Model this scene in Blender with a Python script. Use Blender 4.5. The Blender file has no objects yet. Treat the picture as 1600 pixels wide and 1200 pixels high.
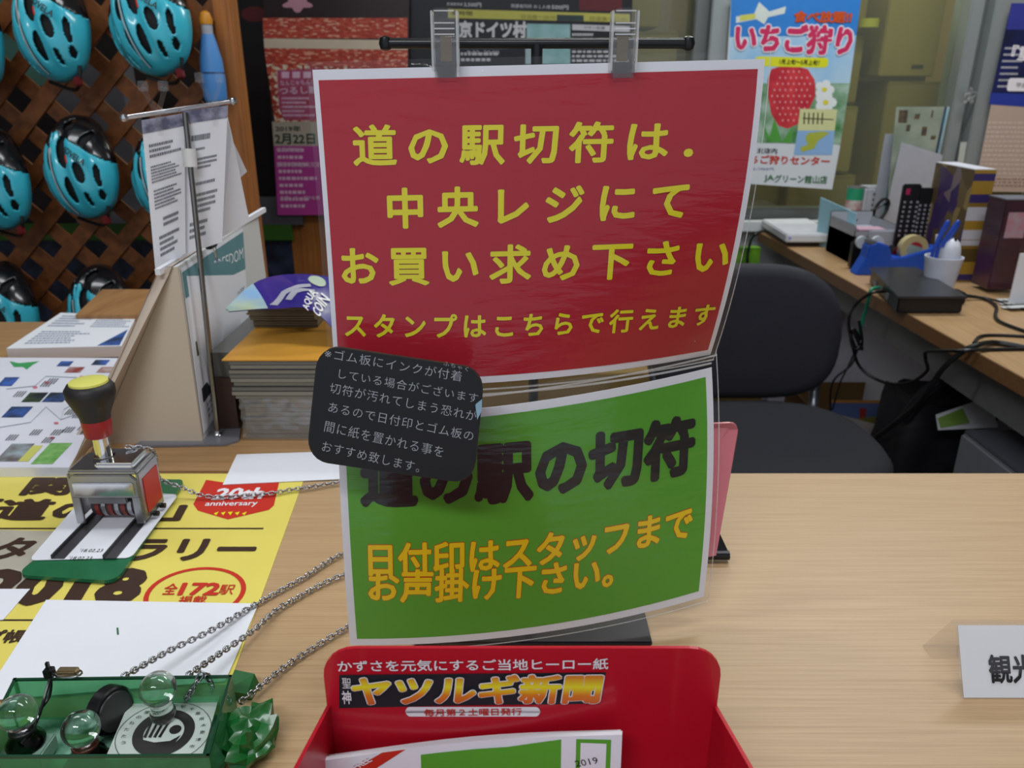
import bpy, bmesh, math, random
from math import sin, cos, tan, pi, radians, sqrt
from mathutils import Vector, Matrix, noise
random.seed(7)
SC = bpy.context.scene
COL = SC.collection

# ------------------------------------------------------------------ camera
F = 1230.0; PITCH = radians(21); CAM = Vector((0, 0, 1.22))
FW = Vector((0, cos(PITCH), -sin(PITCH))); UP = Vector((0, sin(PITCH), cos(PITCH))); RT = Vector((1, 0, 0))
cd = bpy.data.cameras.new('camera'); cam = bpy.data.objects.new('camera', cd); COL.objects.link(cam)
cd.sensor_width = 36; cd.lens = 36 * F / 1600; cd.clip_start = .02
cam.location = CAM; cam.rotation_euler = (pi / 2 - PITCH, 0, 0)
cd.dof.use_dof = True; cd.dof.focus_distance = .56; cd.dof.aperture_fstop = 13
SC.camera = cam
# ------------------------------------------------------------------ world, light, exposure
W = bpy.data.worlds.new('world'); SC.world = W; W.use_nodes = True
W.node_tree.nodes['Background'].inputs[0].default_value = (.80, .86, 1, 1)
W.node_tree.nodes['Background'].inputs[1].default_value = .50
def area(name, loc, sx, sy, power, col=(.93, .97, 1), rot=(0, 0, 0)):
    l = bpy.data.lights.new(name, 'AREA'); l.shape = 'RECTANGLE'; l.size = sx; l.size_y = sy; l.energy = power; l.color = col
    o = bpy.data.objects.new(name, l); o.location = loc; o.rotation_euler = rot; COL.objects.link(o)
area('ceiling_lamp', (.55, .75, 2.55), 1.2, .25, 12)
area('ceiling_lamp', (-1.1, 1.15, 2.55), 1.2, .25, 8)
area('ceiling_lamp', (1.2, 2.3, 2.55), 1.2, .25, 21)
area('ceiling_lamp', (-.5, -.9, 2.55), 1.2, .25, 22)
area('storeroom_lamp', (.6, 4.1, 2.5), 1.2, .25, 26, (1, .97, .88))
vs = SC.view_settings; vs.view_transform = 'Standard'; vs.look = 'None'; vs.gamma = 1; vs.use_curve_mapping = False
vs.exposure = 0.32

# ------------------------------------------------------------------ projection helpers
def ray(px, py): return FW + RT * ((px - 800) / F) - UP * ((py - 600) / F)
def PY(px, py, Y): d = ray(px, py); return CAM + d * (Y / d.y)
def PZ(px, py, z): d = ray(px, py); return CAM + d * ((z - CAM.z) / d.z)
def PX(px, py, x): d = ray(px, py); return CAM + d * (x / d.x)
def proj(p):
    q = p - CAM; d = q.dot(FW); return 800 + F * q.dot(RT) / d, 600 - F * q.dot(UP) / d
H = .80      # counter top

# ------------------------------------------------------------------ materials
def s2l(c): return tuple((x / 12.92 if x <= .04045 else ((x + .055) / 1.055) ** 2.4) for x in c)
def hx(h): return s2l(tuple(int(h[i:i + 2], 16) / 255 for i in (0, 2, 4)))
MATS = {}
def mat(name, h, rough=.6, metal=0, coat=0, var=.06, scale=30, trans=0, ior=1.45, alpha=1, bump=0, spec=.5, stretch=None, h2=None):
    if name in MATS: return MATS[name]
    m = bpy.data.materials.new(name); m.use_nodes = True; nt = m.node_tree; b = nt.nodes['Principled BSDF']
    c = hx(h)
    b.inputs['Roughness'].default_value = rough; b.inputs['Metallic'].default_value = metal
    b.inputs['Coat Weight'].default_value = coat; b.inputs['Coat Roughness'].default_value = .08
    b.inputs['Transmission Weight'].default_value = trans; b.inputs['IOR'].default_value = ior; b.inputs['Alpha'].default_value = alpha
    b.inputs['Specular IOR Level'].default_value = spec
    if var > 0 or h2:
        tc = nt.nodes.new('ShaderNodeTexCoord'); mp = nt.nodes.new('ShaderNodeMapping'); nz = nt.nodes.new('ShaderNodeTexNoise'); mx = nt.nodes.new('ShaderNodeMix'); mx.data_type = 'RGBA'
        nt.links.new(tc.outputs['Object'], mp.inputs[0]); nt.links.new(mp.outputs[0], nz.inputs['Vector'])
        if stretch: mp.inputs['Scale'].default_value = stretch
        nz.inputs['Scale'].default_value = scale; nz.inputs['Detail'].default_value = 5
        c1 = hx(h2) if h2 else tuple(x * (1 - var * 2) for x in c)
        c2 = c if h2 else tuple(min(1, x * (1 + var)) for x in c)
        if h2:
            rp = nt.nodes.new('ShaderNodeMapRange'); rp.inputs[1].default_value = .35; rp.inputs[2].default_value = .65
            nt.links.new(nz.outputs[0], rp.inputs[0]); nt.links.new(rp.outputs[0], mx.inputs[0])
        else: nt.links.new(nz.outputs[0], mx.inputs[0])
        mx.inputs[6].default_value = (*c1, 1); mx.inputs[7].default_value = (*c2, 1)
        nt.links.new(mx.outputs[2], b.inputs['Base Color'])
        if bump:
            bp = nt.nodes.new('ShaderNodeBump'); bp.inputs['Strength'].default_value = bump; bp.inputs['Distance'].default_value = .002
            nt.links.new(nz.outputs[0], bp.inputs['Height']); nt.links.new(bp.outputs[0], b.inputs['Normal'])
    else: b.inputs['Base Color'].default_value = (*c, 1)
    MATS[name] = m; return m
def film(name, h='ffffff', a=.12, rough=.08, base=.03, bump=0):
    """thin clear plastic: transparent film with a glossy skin"""
    if name in MATS: return MATS[name]
    m = bpy.data.materials.new(name); m.use_nodes = True; nt = m.node_tree; nt.nodes.clear()
    o = nt.nodes.new('ShaderNodeOutputMaterial'); t = nt.nodes.new('ShaderNodeBsdfTransparent'); g = nt.nodes.new('ShaderNodeBsdfGlossy')
    d = nt.nodes.new('ShaderNodeBsdfDiffuse'); d.inputs[0].default_value = (*hx(h), 1); g.inputs['Roughness'].default_value = rough
    t.inputs[0].default_value = (*[.25 + .75 * x for x in hx(h)], 1)
    fw = nt.nodes.new('ShaderNodeLayerWeight'); pw_ = nt.nodes.new('ShaderNodeMath'); pw_.operation = 'POWER'; pw_.inputs[1].default_value = 4
    lw = nt.nodes.new('ShaderNodeMath'); lw.operation = 'MULTIPLY_ADD'; lw.inputs[1].default_value = .5; lw.inputs[2].default_value = base; lw.use_clamp = True
    nt.links.new(fw.outputs['Facing'], pw_.inputs[0]); nt.links.new(pw_.outputs[0], lw.inputs[0])
    m1 = nt.nodes.new('ShaderNodeMixShader'); m1.inputs[0].default_value = a; m2 = nt.nodes.new('ShaderNodeMixShader')
    L = nt.links.new; L(t.outputs[0], m1.inputs[1]); L(d.outputs[0], m1.inputs[2]); L(lw.outputs[0], m2.inputs[0]); L(m1.outputs[0], m2.inputs[1]); L(g.outputs[0], m2.inputs[2]); L(m2.outputs[0], o.inputs[0])
    if bump:
        tc = nt.nodes.new('ShaderNodeTexCoord'); mp = nt.nodes.new('ShaderNodeMapping'); mp.inputs['Rotation'].default_value = (0, .7, 0); mp.inputs['Scale'].default_value = (14, 14, 60)
        nz = nt.nodes.new('ShaderNodeTexNoise'); nz.inputs['Scale'].default_value = 1.6; nz.inputs['Detail'].default_value = 6; bp = nt.nodes.new('ShaderNodeBump'); bp.inputs['Strength'].default_value = bump; bp.inputs['Distance'].default_value = .004
        L(tc.outputs['Object'], mp.inputs[0]); L(mp.outputs[0], nz.inputs['Vector']); L(nz.outputs[0], bp.inputs['Height']); L(bp.outputs[0], g.inputs['Normal'])
    MATS[name] = m; return m
def wood(name, a, b, scale=(3, 90, 90), rough=.45, nscale=2.0):
    if name in MATS: return MATS[name]
    m = bpy.data.materials.new(name); m.use_nodes = True; nt = m.node_tree; bs = nt.nodes['Principled BSDF']; bs.inputs['Roughness'].default_value = rough
    tc = nt.nodes.new('ShaderNodeTexCoord'); mp = nt.nodes.new('ShaderNodeMapping'); mp.inputs['Scale'].default_value = scale
    nz = nt.nodes.new('ShaderNodeTexNoise'); nz.inputs['Scale'].default_value = nscale; nz.inputs['Detail'].default_value = 8; nz.inputs['Roughness'].default_value = .65; nz.inputs['Distortion'].default_value = .3
    rp = nt.nodes.new('ShaderNodeValToRGB'); e = rp.color_ramp.elements; e[0].position = .32; e[1].position = .62
    e[0].color = (*hx(b), 1); e[1].color = (*hx(a), 1)
    L = nt.links.new; L(tc.outputs['Object'], mp.inputs[0]); L(mp.outputs[0], nz.inputs['Vector']); L(nz.outputs[0], rp.inputs[0]); L(rp.outputs[0], bs.inputs['Base Color'])
    bp = nt.nodes.new('ShaderNodeBump'); bp.inputs['Strength'].default_value = .15; bp.inputs['Distance'].default_value = .001; L(nz.outputs[0], bp.inputs['Height']); L(bp.outputs[0], bs.inputs['Normal'])
    MATS[name] = m; return m
def dots(name, cols, scale=60, rough=.5, stretch=(1, 1, 1)):
    """printed photo of many small colourful shapes"""
    if name in MATS: return MATS[name]
    m = bpy.data.materials.new(name); m.use_nodes = True; nt = m.node_tree; bs = nt.nodes['Principled BSDF']; bs.inputs['Roughness'].default_value = rough
    tc = nt.nodes.new('ShaderNodeTexCoord'); mp = nt.nodes.new('ShaderNodeMapping'); mp.inputs['Scale'].default_value = stretch
    v = nt.nodes.new('ShaderNodeTexVoronoi'); v.inputs['Scale'].default_value = scale; v.inputs['Randomness'].default_value = .8
    rp = nt.nodes.new('ShaderNodeValToRGB'); rp.color_ramp.interpolation = 'CONSTANT'
    e = rp.color_ramp.elements
    while len(e) < len(cols): e.new(.5)
    for i, c in enumerate(cols): e[i].position = .15 + .7 * i / len(cols) if i else 0; e[i].color = (*hx(c), 1)
    sp = nt.nodes.new('ShaderNodeSeparateColor')
    L = nt.links.new; L(tc.outputs['Object'], mp.inputs[0]); L(mp.outputs[0], v.inputs['Vector']); L(v.outputs['Color'], sp.inputs[0]); L(sp.outputs[0], rp.inputs[0]); L(rp.outputs[0], bs.inputs['Base Color'])
    MATS[name] = m; return m

white = mat('paper_white', 'e2e3ea', .55, var=.02)
M_INK = mat('ink_black', '1a1718', .5, var=0)
black = mat('black_plastic', '141416', .3, var=.05)
chrome = mat('chrome', 'd8d8dc', .12, 1, var=0)
steel = mat('steel', 'a9a9ad', .3, 1, var=.05)
acryl = film('clear_acrylic', 'ffffff', .012, .03, .045)
filmc = film('clear_film', 'ffffff', .0, .05, .022, bump=.35)

# ------------------------------------------------------------------ mesh builder
class MB:
    def __init__(s): s.v = []; s.f = []; s.m = []
    def add(s, vs, fs, mi=0):
        o = len(s.v); s.v += [Vector(p) for p in vs]
        for f in fs: s.f.append([i + o for i in f]); s.m.append(mi)
        return s
    def box(s, x0, x1, y0, y1, z0, z1, mi=0, M=None):
        v = [Vector((x, y, z)) for x in (x0, x1) for y in (y0, y1) for z in (z0, z1)]
        if M: v = [M @ p for p in v]
        return s.add(v, [(0, 1, 3, 2), (4, 6, 7, 5), (0, 4, 5, 1), (2, 3, 7, 6), (0, 2, 6, 4), (1, 5, 7, 3)], mi)
    def hexa(s, b, t, mi=0):
        n = len(b)
        return s.add(list(b) + list(t), [tuple(reversed(range(n))), tuple(range(n, 2 * n))] + [(i, (i + 1) % n, n + (i + 1) % n, n + i) for i in range(n)], mi)
    def prism(s, poly, off, mi=0):
        poly = [Vector(p) for p in poly]; return s.hexa(poly, [p + Vector(off) for p in poly], mi)
    def ring(s, c, ax, r, n, ph=0):
        ax = Vector(ax).normalized(); a = ax.orthogonal().normalized(); b = ax.cross(a)
        return [Vector(c) + (a * cos(2 * pi * i / n + ph) + b * sin(2 * pi * i / n + ph)) * r for i in range(n)]
    def cyl(s, p0, p1, r0, r1=None, n=16, mi=0):
        p0, p1 = Vector(p0), Vector(p1); r1 = r0 if r1 is None else r1; ax = p1 - p0
        return s.hexa(s.ring(p0, ax, r0, n), s.ring(p1, ax, r1, n), mi)
    def lathe(s, c, prof, n=24, ax=(0, 0, 1), mi=0):
        """prof: (radius, height) pairs"""
        ax = Vector(ax).normalized(); o = len(s.v); c = Vector(c)
        for r, h in prof: s.v += s.ring(c + ax * h, ax, max(r, 1e-5), n)
        for k in range(len(prof) - 1):
            for i in range(n):
                s.f.append([o + k * n + i, o + k * n + (i + 1) % n, o + (k + 1) * n + (i + 1) % n, o + (k + 1) * n + i]); s.m.append(mi)
        s.f.append([o + i for i in reversed(range(n))]); s.m.append(mi)
        s.f.append([o + (len(prof) - 1) * n + i for i in range(n)]); s.m.append(mi)
        return s
    def tube(s, pts, r, n=8, mi=0, closed=False):
        pts = [Vector(p) for p in pts]; N = len(pts); o = len(s.v); a = None
        for i, p in enumerate(pts):
            t = ((pts[(i + 1) % N] if closed or i < N - 1 else p) - (pts[i - 1] if closed or i > 0 else p)).normalized()
            a = t.orthogonal().normalized() if a is None else (a - t * a.dot(t)).normalized()
            b = t.cross(a); rr = r[i] if isinstance(r, (list, tuple)) else r
            s.v += [p + (a * cos(2 * pi * k / n) + b * sin(2 * pi * k / n)) * rr for k in range(n)]
        for i in range(N if closed else N - 1):
            for k in range(n):
                j = (i + 1) % N
                s.f.append([o + i * n + k, o + i * n + (k + 1) % n, o + j * n + (k + 1) % n, o + j * n + k]); s.m.append(mi)
        if not closed:
            s.f.append([o + k for k in reversed(range(n))]); s.m.append(mi); s.f.append([o + (N - 1) * n + k for k in range(n)]); s.m.append(mi)
        return s
    def grid(s, fn, nu, nv, mi=0):
        o = len(s.v)
        for j in range(nv + 1):
            for i in range(nu + 1): s.v.append(Vector(fn(i / nu, j / nv)))
        for j in range(nv):
            for i in range(nu):
                k = o + j * (nu + 1) + i; s.f.append([k, k + 1, k + nu + 2, k + nu + 1]); s.m.append(mi)
        return s
    def shell(s, fn, nfn, nu, nv, th, mi=0):
        """closed thin sheet between fn and fn - n*th"""
        o = len(s.v); n1 = nu + 1; tot = n1 * (nv + 1)
        s.grid(fn, nu, nv, mi); s.grid(lambda u, v: Vector(fn(u, v)) - nfn(u, v) * th, nu, nv, mi)
        b = [j * n1 for j in range(nv + 1)] + [nv * n1 + i for i in range(1, n1)] + [j * n1 + nu for j in range(nv - 1, -1, -1)] + [i for i in range(nu - 1, 0, -1)]
        for k in range(len(b)):
            a, c = b[k], b[(k + 1) % len(b)]; s.f.append([o + a, o + c, o + tot + c, o + tot + a]); s.m.append(mi)
        return s
ORG = {}
def spline(pts, k=8, closed=False):
    pts = [Vector(p) for p in pts]; N = len(pts); out = []
    for i in range(N if closed else N - 1):
        g = (lambda q: pts[q % N]) if closed else (lambda q: pts[max(0, min(N - 1, q))])
        p0, p1, p2, p3 = g(i - 1), g(i), g(i + 1), g(i + 2)
        for j in range(k):
            t = j / k; out.append(.5 * ((2 * p1) + (p2 - p0) * t + (2 * p0 - 5 * p1 + 4 * p2 - p3) * t * t + (3 * p1 - p0 - 3 * p2 + p3) * t ** 3))
    if not closed: out.append(pts[-1])
    return out
def obj(name, mb, m, parent=None, smooth=False, bevel=0, rec=True):
    me = bpy.data.meshes.new(name); vs_ = mb.v
    if parent is None:
        xs = [p.x for p in vs_]; ys = [p.y for p in vs_]; zs = [p.z for p in vs_]
        org = Vector(((min(xs) + max(xs)) / 2, (min(ys) + max(ys)) / 2, min(zs)))
    else: org = ORG[parent.name]
    me.from_pydata([p - org for p in vs_], [], mb.f); me.validate()
    ms = m if isinstance(m, (list, tuple)) else [m]
    for q in ms: me.materials.append(q)
    if len(ms) > 1 and len(me.polygons) == len(mb.m): me.polygons.foreach_set('material_index', mb.m)
    bm = bmesh.new(); bm.from_mesh(me)
    if rec: bmesh.ops.recalc_face_normals(bm, faces=bm.faces)
    if bevel:
        bmesh.ops.remove_doubles(bm, verts=bm.verts, dist=1e-5)
        es = [e for e in bm.edges if len(e.link_faces) == 2 and e.calc_face_angle(0) > .5]
        bmesh.ops.bevel(bm, geom=es, offset=bevel, segments=2, affect='EDGES', clamp_overlap=True)
    bm.to_mesh(me); bm.free()
    if smooth:
        me.polygons.foreach_set('use_smooth', [True] * len(me.polygons))
        try: me.set_sharp_from_angle(angle=radians(40))
        except Exception: pass
    o = bpy.data.objects.new(name, me); COL.objects.link(o); ORG[o.name] = org
    if parent is None: o.location = org
    else: o.parent = parent
    return o
def tag(o, label=None, cat=None, group=None, kind=None):
    if label: o['label'] = label
    if cat: o['category'] = cat
    if group: o['group'] = group
    if kind: o['kind'] = kind
    return o
def thing(name, loc, label, cat, group=None):
    o = bpy.data.objects.new(name, None); o.empty_display_size = .02; o.location = loc; COL.objects.link(o); ORG[o.name] = Vector(loc)
    return tag(o, label, cat, group)
def struct(name, mb, m, **k): return tag(obj(name, mb, m, **k), kind='structure')
def copy_tree(o, loc=None, rot=None, parent=None):
    c = o.copy(); COL.objects.link(c); ORG[c.name] = Vector(loc) if loc else ORG[o.name]
    if parent: c.parent = parent
    if loc: c.location = loc
    if rot: c.rotation_euler = rot
    for ch in list(o.children): copy_tree(ch, parent=c)
    return c
def BX(*a): return MB().box(*a)

# ------------------------------------------------------------------ lettering
_TX = {}
def glyphs(body, bold=0, sp=1, italic=0):
    k = (body, bold, sp, italic)
    if k in _TX: return _TX[k]
    if bold > 0:
        v0, f0 = glyphs(body, 0, sp, italic); v, f = list(v0), list(f0)
        for k_ in range(10):
            o_ = len(v); dx_, dy_ = bold * .85 * cos(k_ * pi / 5 + .3), bold * .85 * sin(k_ * pi / 5 + .3)
            v += [(a + dx_, b + dy_) for a, b in v0]; f += [tuple(i + o_ for i in q) for q in f0]
        _TX[k] = (v, f); return _TX[k]
    c = bpy.data.curves.new('lettering', 'FONT'); c.body = body; c.offset = bold; c.resolution_u = 2; c.space_character = sp; c.shear = italic
    o = bpy.data.objects.new('lettering', c); me = o.to_mesh()
    v = [(p.co.x, p.co.y) for p in me.vertices]; f = [tuple(p.vertices) for p in me.polygons]
    o.to_mesh_clear(); bpy.data.objects.remove(o); bpy.data.curves.remove(c)
    _TX[k] = (v, f); return _TX[k]
class Sheet:
    """a real sheet in the room: S(u right, v down) gives its points, print is laid on it"""
    def __init__(s, S, W_, H_, curved=0, toward=CAM):
        s.S = S; s.W = W_; s.H = H_; s.c = curved; s.tw = toward; s.ls = 1
    def n(s, u, v):
        e = .01; a = s.S(min(u + e, 1.2), v) - s.S(u - e, v); b = s.S(u, v + e) - s.S(u, v - e)
        n = a.cross(b).normalized()
        return n if n.dot(s.tw - s.S(.5, .5)) > 0 else -n
    def at(s, u, v, lift=0): return s.S(u, v) + s.n(u, v) * lift
    def uv(s, px, py):
        u = v = .5
        for _ in range(12):
            x, y = proj(s.S(u, v)); e = .002; xu, yu = proj(s.S(u + e, v)); xv, yv = proj(s.S(u, v + e))
            a, b, c, d = (xu - x) / e, (xv - x) / e, (yu - y) / e, (yv - y) / e; D = a * d - b * c
            if abs(D) < 1e-9: break
            rx, ry = px - x, py - y; u += max(-.5, min(.5, (d * rx - b * ry) / D)); v += max(-.5, min(.5, (a * ry - c * rx) / D))
        return u, v
    def base(s, name, m, parent=None, th=.0006, nu=1, nv=1, u0=0, u1=1, v0=0, v1=1, lift=0, **k):
        fn = lambda a, b: s.at(u0 + (u1 - u0) * a, v0 + (v1 - v0) * b, lift)
        return obj(name, MB().shell(fn, lambda a, b: s.n(u0 + (u1 - u0) * a, v0 + (v1 - v0) * b), nu, nv, th), m, parent, smooth=nu > 1, **k)
    def poly(s, pts, m, parent, name='print', px=True, lift=.0003, mb=None):
        q = [s.uv(*p) if px else p for p in pts]; mb2 = mb or MB()
        if s.c:
            return s._curv(q, [tuple(range(len(q)))], m, parent, name, lift)
        mb2.add([s.at(u, v, lift) for u, v in q], [tuple(range(len(q)))])
        if mb is None: return obj(name, mb2, m, parent, rec=False)
    def _curv(s, q, f, m, parent, name, lift, nc=0):
        bm = bmesh.new(); vs_ = [bm.verts.new((a, b, i // nc if nc else 0)) for i, (a, b) in enumerate(q)]
        for ff in f:
            try: bm.faces.new([vs_[i] for i in ff])
            except ValueError: pass
        for k in range(1, s.c):
            for nrm in ((1, 0, 0), (0, 1, 0)):
                bmesh.ops.bisect_plane(bm, geom=bm.verts[:] + bm.edges[:] + bm.faces[:], plane_co=(k / s.c, k / s.c, 0), plane_no=nrm)
        bm.verts.index_update(); mb = MB(); mb.add([s.at(v.co.x, v.co.y, lift + v.co.z * 1.6e-5) for v in bm.verts], [[v.index for v in ff.verts] for ff in bm.faces]); bm.free()
        return obj(name, mb, m, parent, rec=False)
    def text(s, body, p0, p1, h, m, parent, bold=0, sp=1, lift=.0006, name='lettering', italic=0, px=True, outline=None, ol=.03):
        if outline: s.text(body, p0, p1, h, outline, parent, bold + ol, sp, lift - .00025, 'lettering_outline', italic, px)
        v, f = glyphs(body, bold, sp, italic); r, _ = glyphs(body, 0, sp, italic)
        if not v: return
        x0 = min(a for a, b in r); x1 = max(a for a, b in r); y0 = min(b for a, b in r); y1 = max(b for a, b in r)
        if px:
            a = s.uv(*p0); b = s.uv(*p1); mx, my = (p0[0] + p1[0]) / 2, (p0[1] + p1[1]) / 2
            t = s.uv(mx, my - h / 2); bt = s.uv(mx, my + h / 2); hm = abs(bt[1] - t[1]) * s.H
        else: a, b = p0, p1; hm = h * s.H
        A = Vector((a[0] * s.W, a[1] * s.H)); B = Vector((b[0] * s.W, b[1] * s.H)); d = B - A; L = d.length; d.normalize(); up = Vector((d.y, -d.x))
        q = []
        for x, y in v:
            w = A + d * ((x - x0) / (x1 - x0) * L) + up * (((y - y0) / (y1 - y0) - .5) * hm); q.append((w.x / s.W, w.y / s.H))
        nc = len(r)
        if s.c: return s._curv(q, f, m, parent, name, lift, nc)
        return obj(name, MB().add([s.at(u, w, lift + (i // nc) * 1.6e-5 * s.ls) for i, (u, w) in enumerate(q)], f), m, parent, rec=False)
    def fine(s, u0, v0, u1, v1, rows, m, parent, fill=.55, lift=.0003, name='fine_print', seg=.06):
        """rows of small illegible print"""
        mb = MB(); rh = (v1 - v0) / rows
        for r in range(rows):
            u = u0; ue = u0 + (u1 - u0) * random.uniform(.55, 1)
            while u < ue:
                w = random.uniform(.4, 1) * seg * (u1 - u0); va = v0 + r * rh
                mb.add([s.at(a, b, lift) for a, b in ((u, va), (min(u + w, u1), va), (min(u + w, u1), va + rh * fill), (u, va + rh * fill))], [(0, 1, 2, 3)]); u += w + seg * .25 * (u1 - u0)
        return obj(name, mb, m, parent, rec=False)
def flat(tl, tr, br, bl, toward=CAM):
    S = lambda u, v: (tl * (1 - u) + tr * u) * (1 - v) + (bl * (1 - u) + br * u) * v
    return Sheet(S, ((tr - tl).length + (br - bl).length) / 2, ((bl - tl).length + (br - tr).length) / 2, 0, toward)
def rrect(x0, y0, x1, y1, r, n=5, ry=None):
    ry = ry or r; out = []
    for cx, cy, a in ((x1 - r, y0 + ry, -90), (x1 - r, y1 - ry, 0), (x0 + r, y1 - ry, 90), (x0 + r, y0 + ry, 180)):
        out += [(cx + r * cos(radians(a + 90 * i / n)), cy + ry * sin(radians(a + 90 * i / n))) for i in range(n + 1)]
    return out
def ell(cx, cy, rx, ry, n=32, a0=0, a1=360): return [(cx + rx * cos(radians(a0 + (a1 - a0) * i / n)), cy + ry * sin(radians(a0 + (a1 - a0) * i / n))) for i in range(n if a1 - a0 == 360 else n + 1)]
def mbring(s, cx, cy, rx, ry, w, m, parent, lift=.0004, name='ring', n=40):
    a = ell(cx, cy, rx, ry, n); b = ell(cx, cy, rx - w, ry - w * ry / rx, n); mb = MB()
    mb.add([s.at(u, v, lift) for u, v in a + b], [(i, (i + 1) % n, n + (i + 1) % n, n + i) for i in range(n)])
    return obj(name, mb, m, parent, rec=False)

# ================================================================== SETTING
WY = 3.0
struct('floor', BX(-3.2, 3.2, -2.5, 5, -.05, 0), mat('floor_vinyl', '3c3a3a', .4, scale=4))
struct('ceiling', BX(-3.2, 3.2, -2.5, 5, 2.7, 2.75), mat('ceiling_white', 'd8d8d4', .8))
struct('wall_left', BX(-3.2, -3.1, -2.5, 5, 0, 2.7), mat('wall_grey', '8d8b86', .8))
struct('wall_right', BX(3.1, 3.2, -2.5, 5, 0, 2.7), MATS['wall_grey'])
struct('wall_far', BX(-3.1, 3.1, 4.9, 5, 0, 2.7), mat('store_wall', '4a4030', .8))
low = mat('low_wall', 'b9bcc2', .6)
xl = PY(455, 300, WY).x
struct('wall_back', BX(xl, 3.1, WY, WY + .1, 0, .70), low)
struct('wall_back_left', BX(-3.1, xl, WY, WY + .1, 0, 2.7), mat('dark_wall', '2a1c1a', .7, h2='1a1213', scale=6))
struct('trim_1', BX(xl, 3.1, WY - .06, WY + .12, .70, .735), mat('sill_white', 'c9cccf', .4))
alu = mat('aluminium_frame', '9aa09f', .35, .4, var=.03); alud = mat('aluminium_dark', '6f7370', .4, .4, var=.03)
win = struct('window_1', BX(xl, 3.1, WY + .02, WY + .08, 2.3, 2.7), alu)
x0a, x1a = PY(1083, 40, WY).x, PY(1136, 40, WY).x
x0b, x1b = PY(1462, 240, WY).x + .02, PY(1478, 260, WY).x + .12
obj('window_frame', BX(x0a, x0a + .05, WY - .02, WY + .1, .735, 2.3), alud, win, bevel=.004)
obj('window_frame', BX(x0a + .05, x1a, WY - .05, WY + .1, .735, 2.3), alu, win, bevel=.004)
obj('window_frame', BX(x0b, x0b + .045, WY - .02, WY + .1, .735, 2.3), alu, win, bevel=.004)
obj('window_frame', BX(x0b + .045, x0b + .065, WY + .0, WY + .1, .735, 2.3), alud, win, bevel=.004)
obj('window_frame', BX(x0b + .065, x0b + .19, WY - .05, WY + .1, .735, 2.3), alu, win, bevel=.004)
obj('window_frame', BX(x1a, x0b, WY + .0, WY + .08, .735, .775), alud, win, bevel=.004)
gl = film('window_glass', 'eef4e6', .04, .03)
for a, b in ((xl, x0a), (x1a, x0b), (x0b + .19, 3.1)): obj('pane', BX(a, b, WY + .045, WY + .05, .735, 2.3), gl, win)

# grey, green and dark picture panels behind the trellis
def wallboard(name, px, py0, px1, py1, Y, m, label, cat='panel', th=.02):
    a = PY(px, py1, Y); b = PY(px1, py0, Y); return tag(obj(name, BX(a.x, b.x, Y, Y + th, a.z, b.z), m, bevel=.002), label, cat)
wallboard('display_board', -120, 372, 455, 640, 2.93, mat('grape_photo', '16161d', .35, h2='39405a', scale=14), 'dark board with a blurred photo of bluish fruit low behind the wooden trellis', 'board')
wallboard('green_shelf_strip', -100, 350, 455, 376, 2.9, mat('green_strip', '2f5a16', .5), 'narrow green strip running behind the wooden trellis above the dark photo board', 'strip')
wallboard('grey_board', 365, 308, 470, 352, 2.9, mat('grey_board', '4d4a4e', .6), 'grey board to the right of the trellis post under the dark wall', 'board')
wallboard('grey_storage_box', 120, 100, 185, 350, 2.6, mat('grey_box', '6b6b70', .6), 'tall grey box seen through the trellis between the two top helmets', 'box', .1)
wallboard('mint_storage_box', -60, -10, 48, 135, 2.6, mat('mint_box', '5f9585', .6), 'mint green box seen through the top left corner of the trellis', 'box', .1)
a = PY(460, 520, 2.7); b = PY(520, 200, 2.7)
pw = wood('orange_pine', 'a8692c', '8a4f1d', (60, 60, 2.5), .5)
tag(obj('wooden_post', BX(PY(457, 400, 2.93).x, PY(525, 400, 2.93).x, 2.93, 2.99, 0, PY(480, 300, 2.9).z), pw, bevel=.003), 'orange pine post standing behind the left edge of the red sign', 'post')

# ------------------------------------------------------------------ trellis
LY = 2.0
tr = thing('trellis', (PY(150, 300, LY).x, LY, 0), 'brown wooden diamond lattice panel carrying the row of teal helmets', 'trellis')
la = wood('lath_wood', '8a5226', '603413', (20, 20, 20), .55, 1.5)
X0, X1, Z0, Z1 = PY(-60, 0, LY).x - .35, PY(362, 200, LY).x, .35, 1.85
def clip(cx, cz, dx, dz):
    t0, t1 = -9, 9
    for c, d, lo, hi in ((cx, dx, X0, X1), (cz, dz, Z0, Z1)):
        a, b = (lo - c) / d, (hi - c) / d; t0 = max(t0, min(a, b)); t1 = min(t1, max(a, b))
    return t0, t1
pitch = .083 * sqrt(2)
for sgn, yo in ((1, 0), (-1, .009)):
    dx, dz = cos(pi / 4), sgn * sin(pi / 4); k = -40
    c0 = PY(27, 158, LY); ph = (c0.x - dx / dz * c0.z)
    for k in range(-40, 40):
        cx = c0.x + (k + .5) * pitch; t0, t1 = clip(cx, c0.z, dx, dz)
        if t1 - t0 < .06: continue
        p0 = Vector((cx + dx * t0, LY + yo, c0.z + dz * t0)); p1 = Vector((cx + dx * t1, LY + yo, c0.z + dz * t1)); n = Vector((-dz, 0, dx)) * .018
        obj('lath', MB().prism([p0 - n, p1 - n, p1 + n, p0 + n], (0, .008, 0)), la, tr)
obj('post', BX(PY(347, 100, LY).x, PY(368, 100, LY).x + .012, LY - .02, LY + .03, 0, Z1), pw, tr, bevel=.003)
obj('rail', BX(X0, X1, LY - .01, LY + .025, Z1, Z1 + .04), pw, tr, bevel=.003)
obj('rail', BX(X0, X1, LY - .01, LY + .025, Z0 - .04, Z0), pw, tr, bevel=.003)
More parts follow.
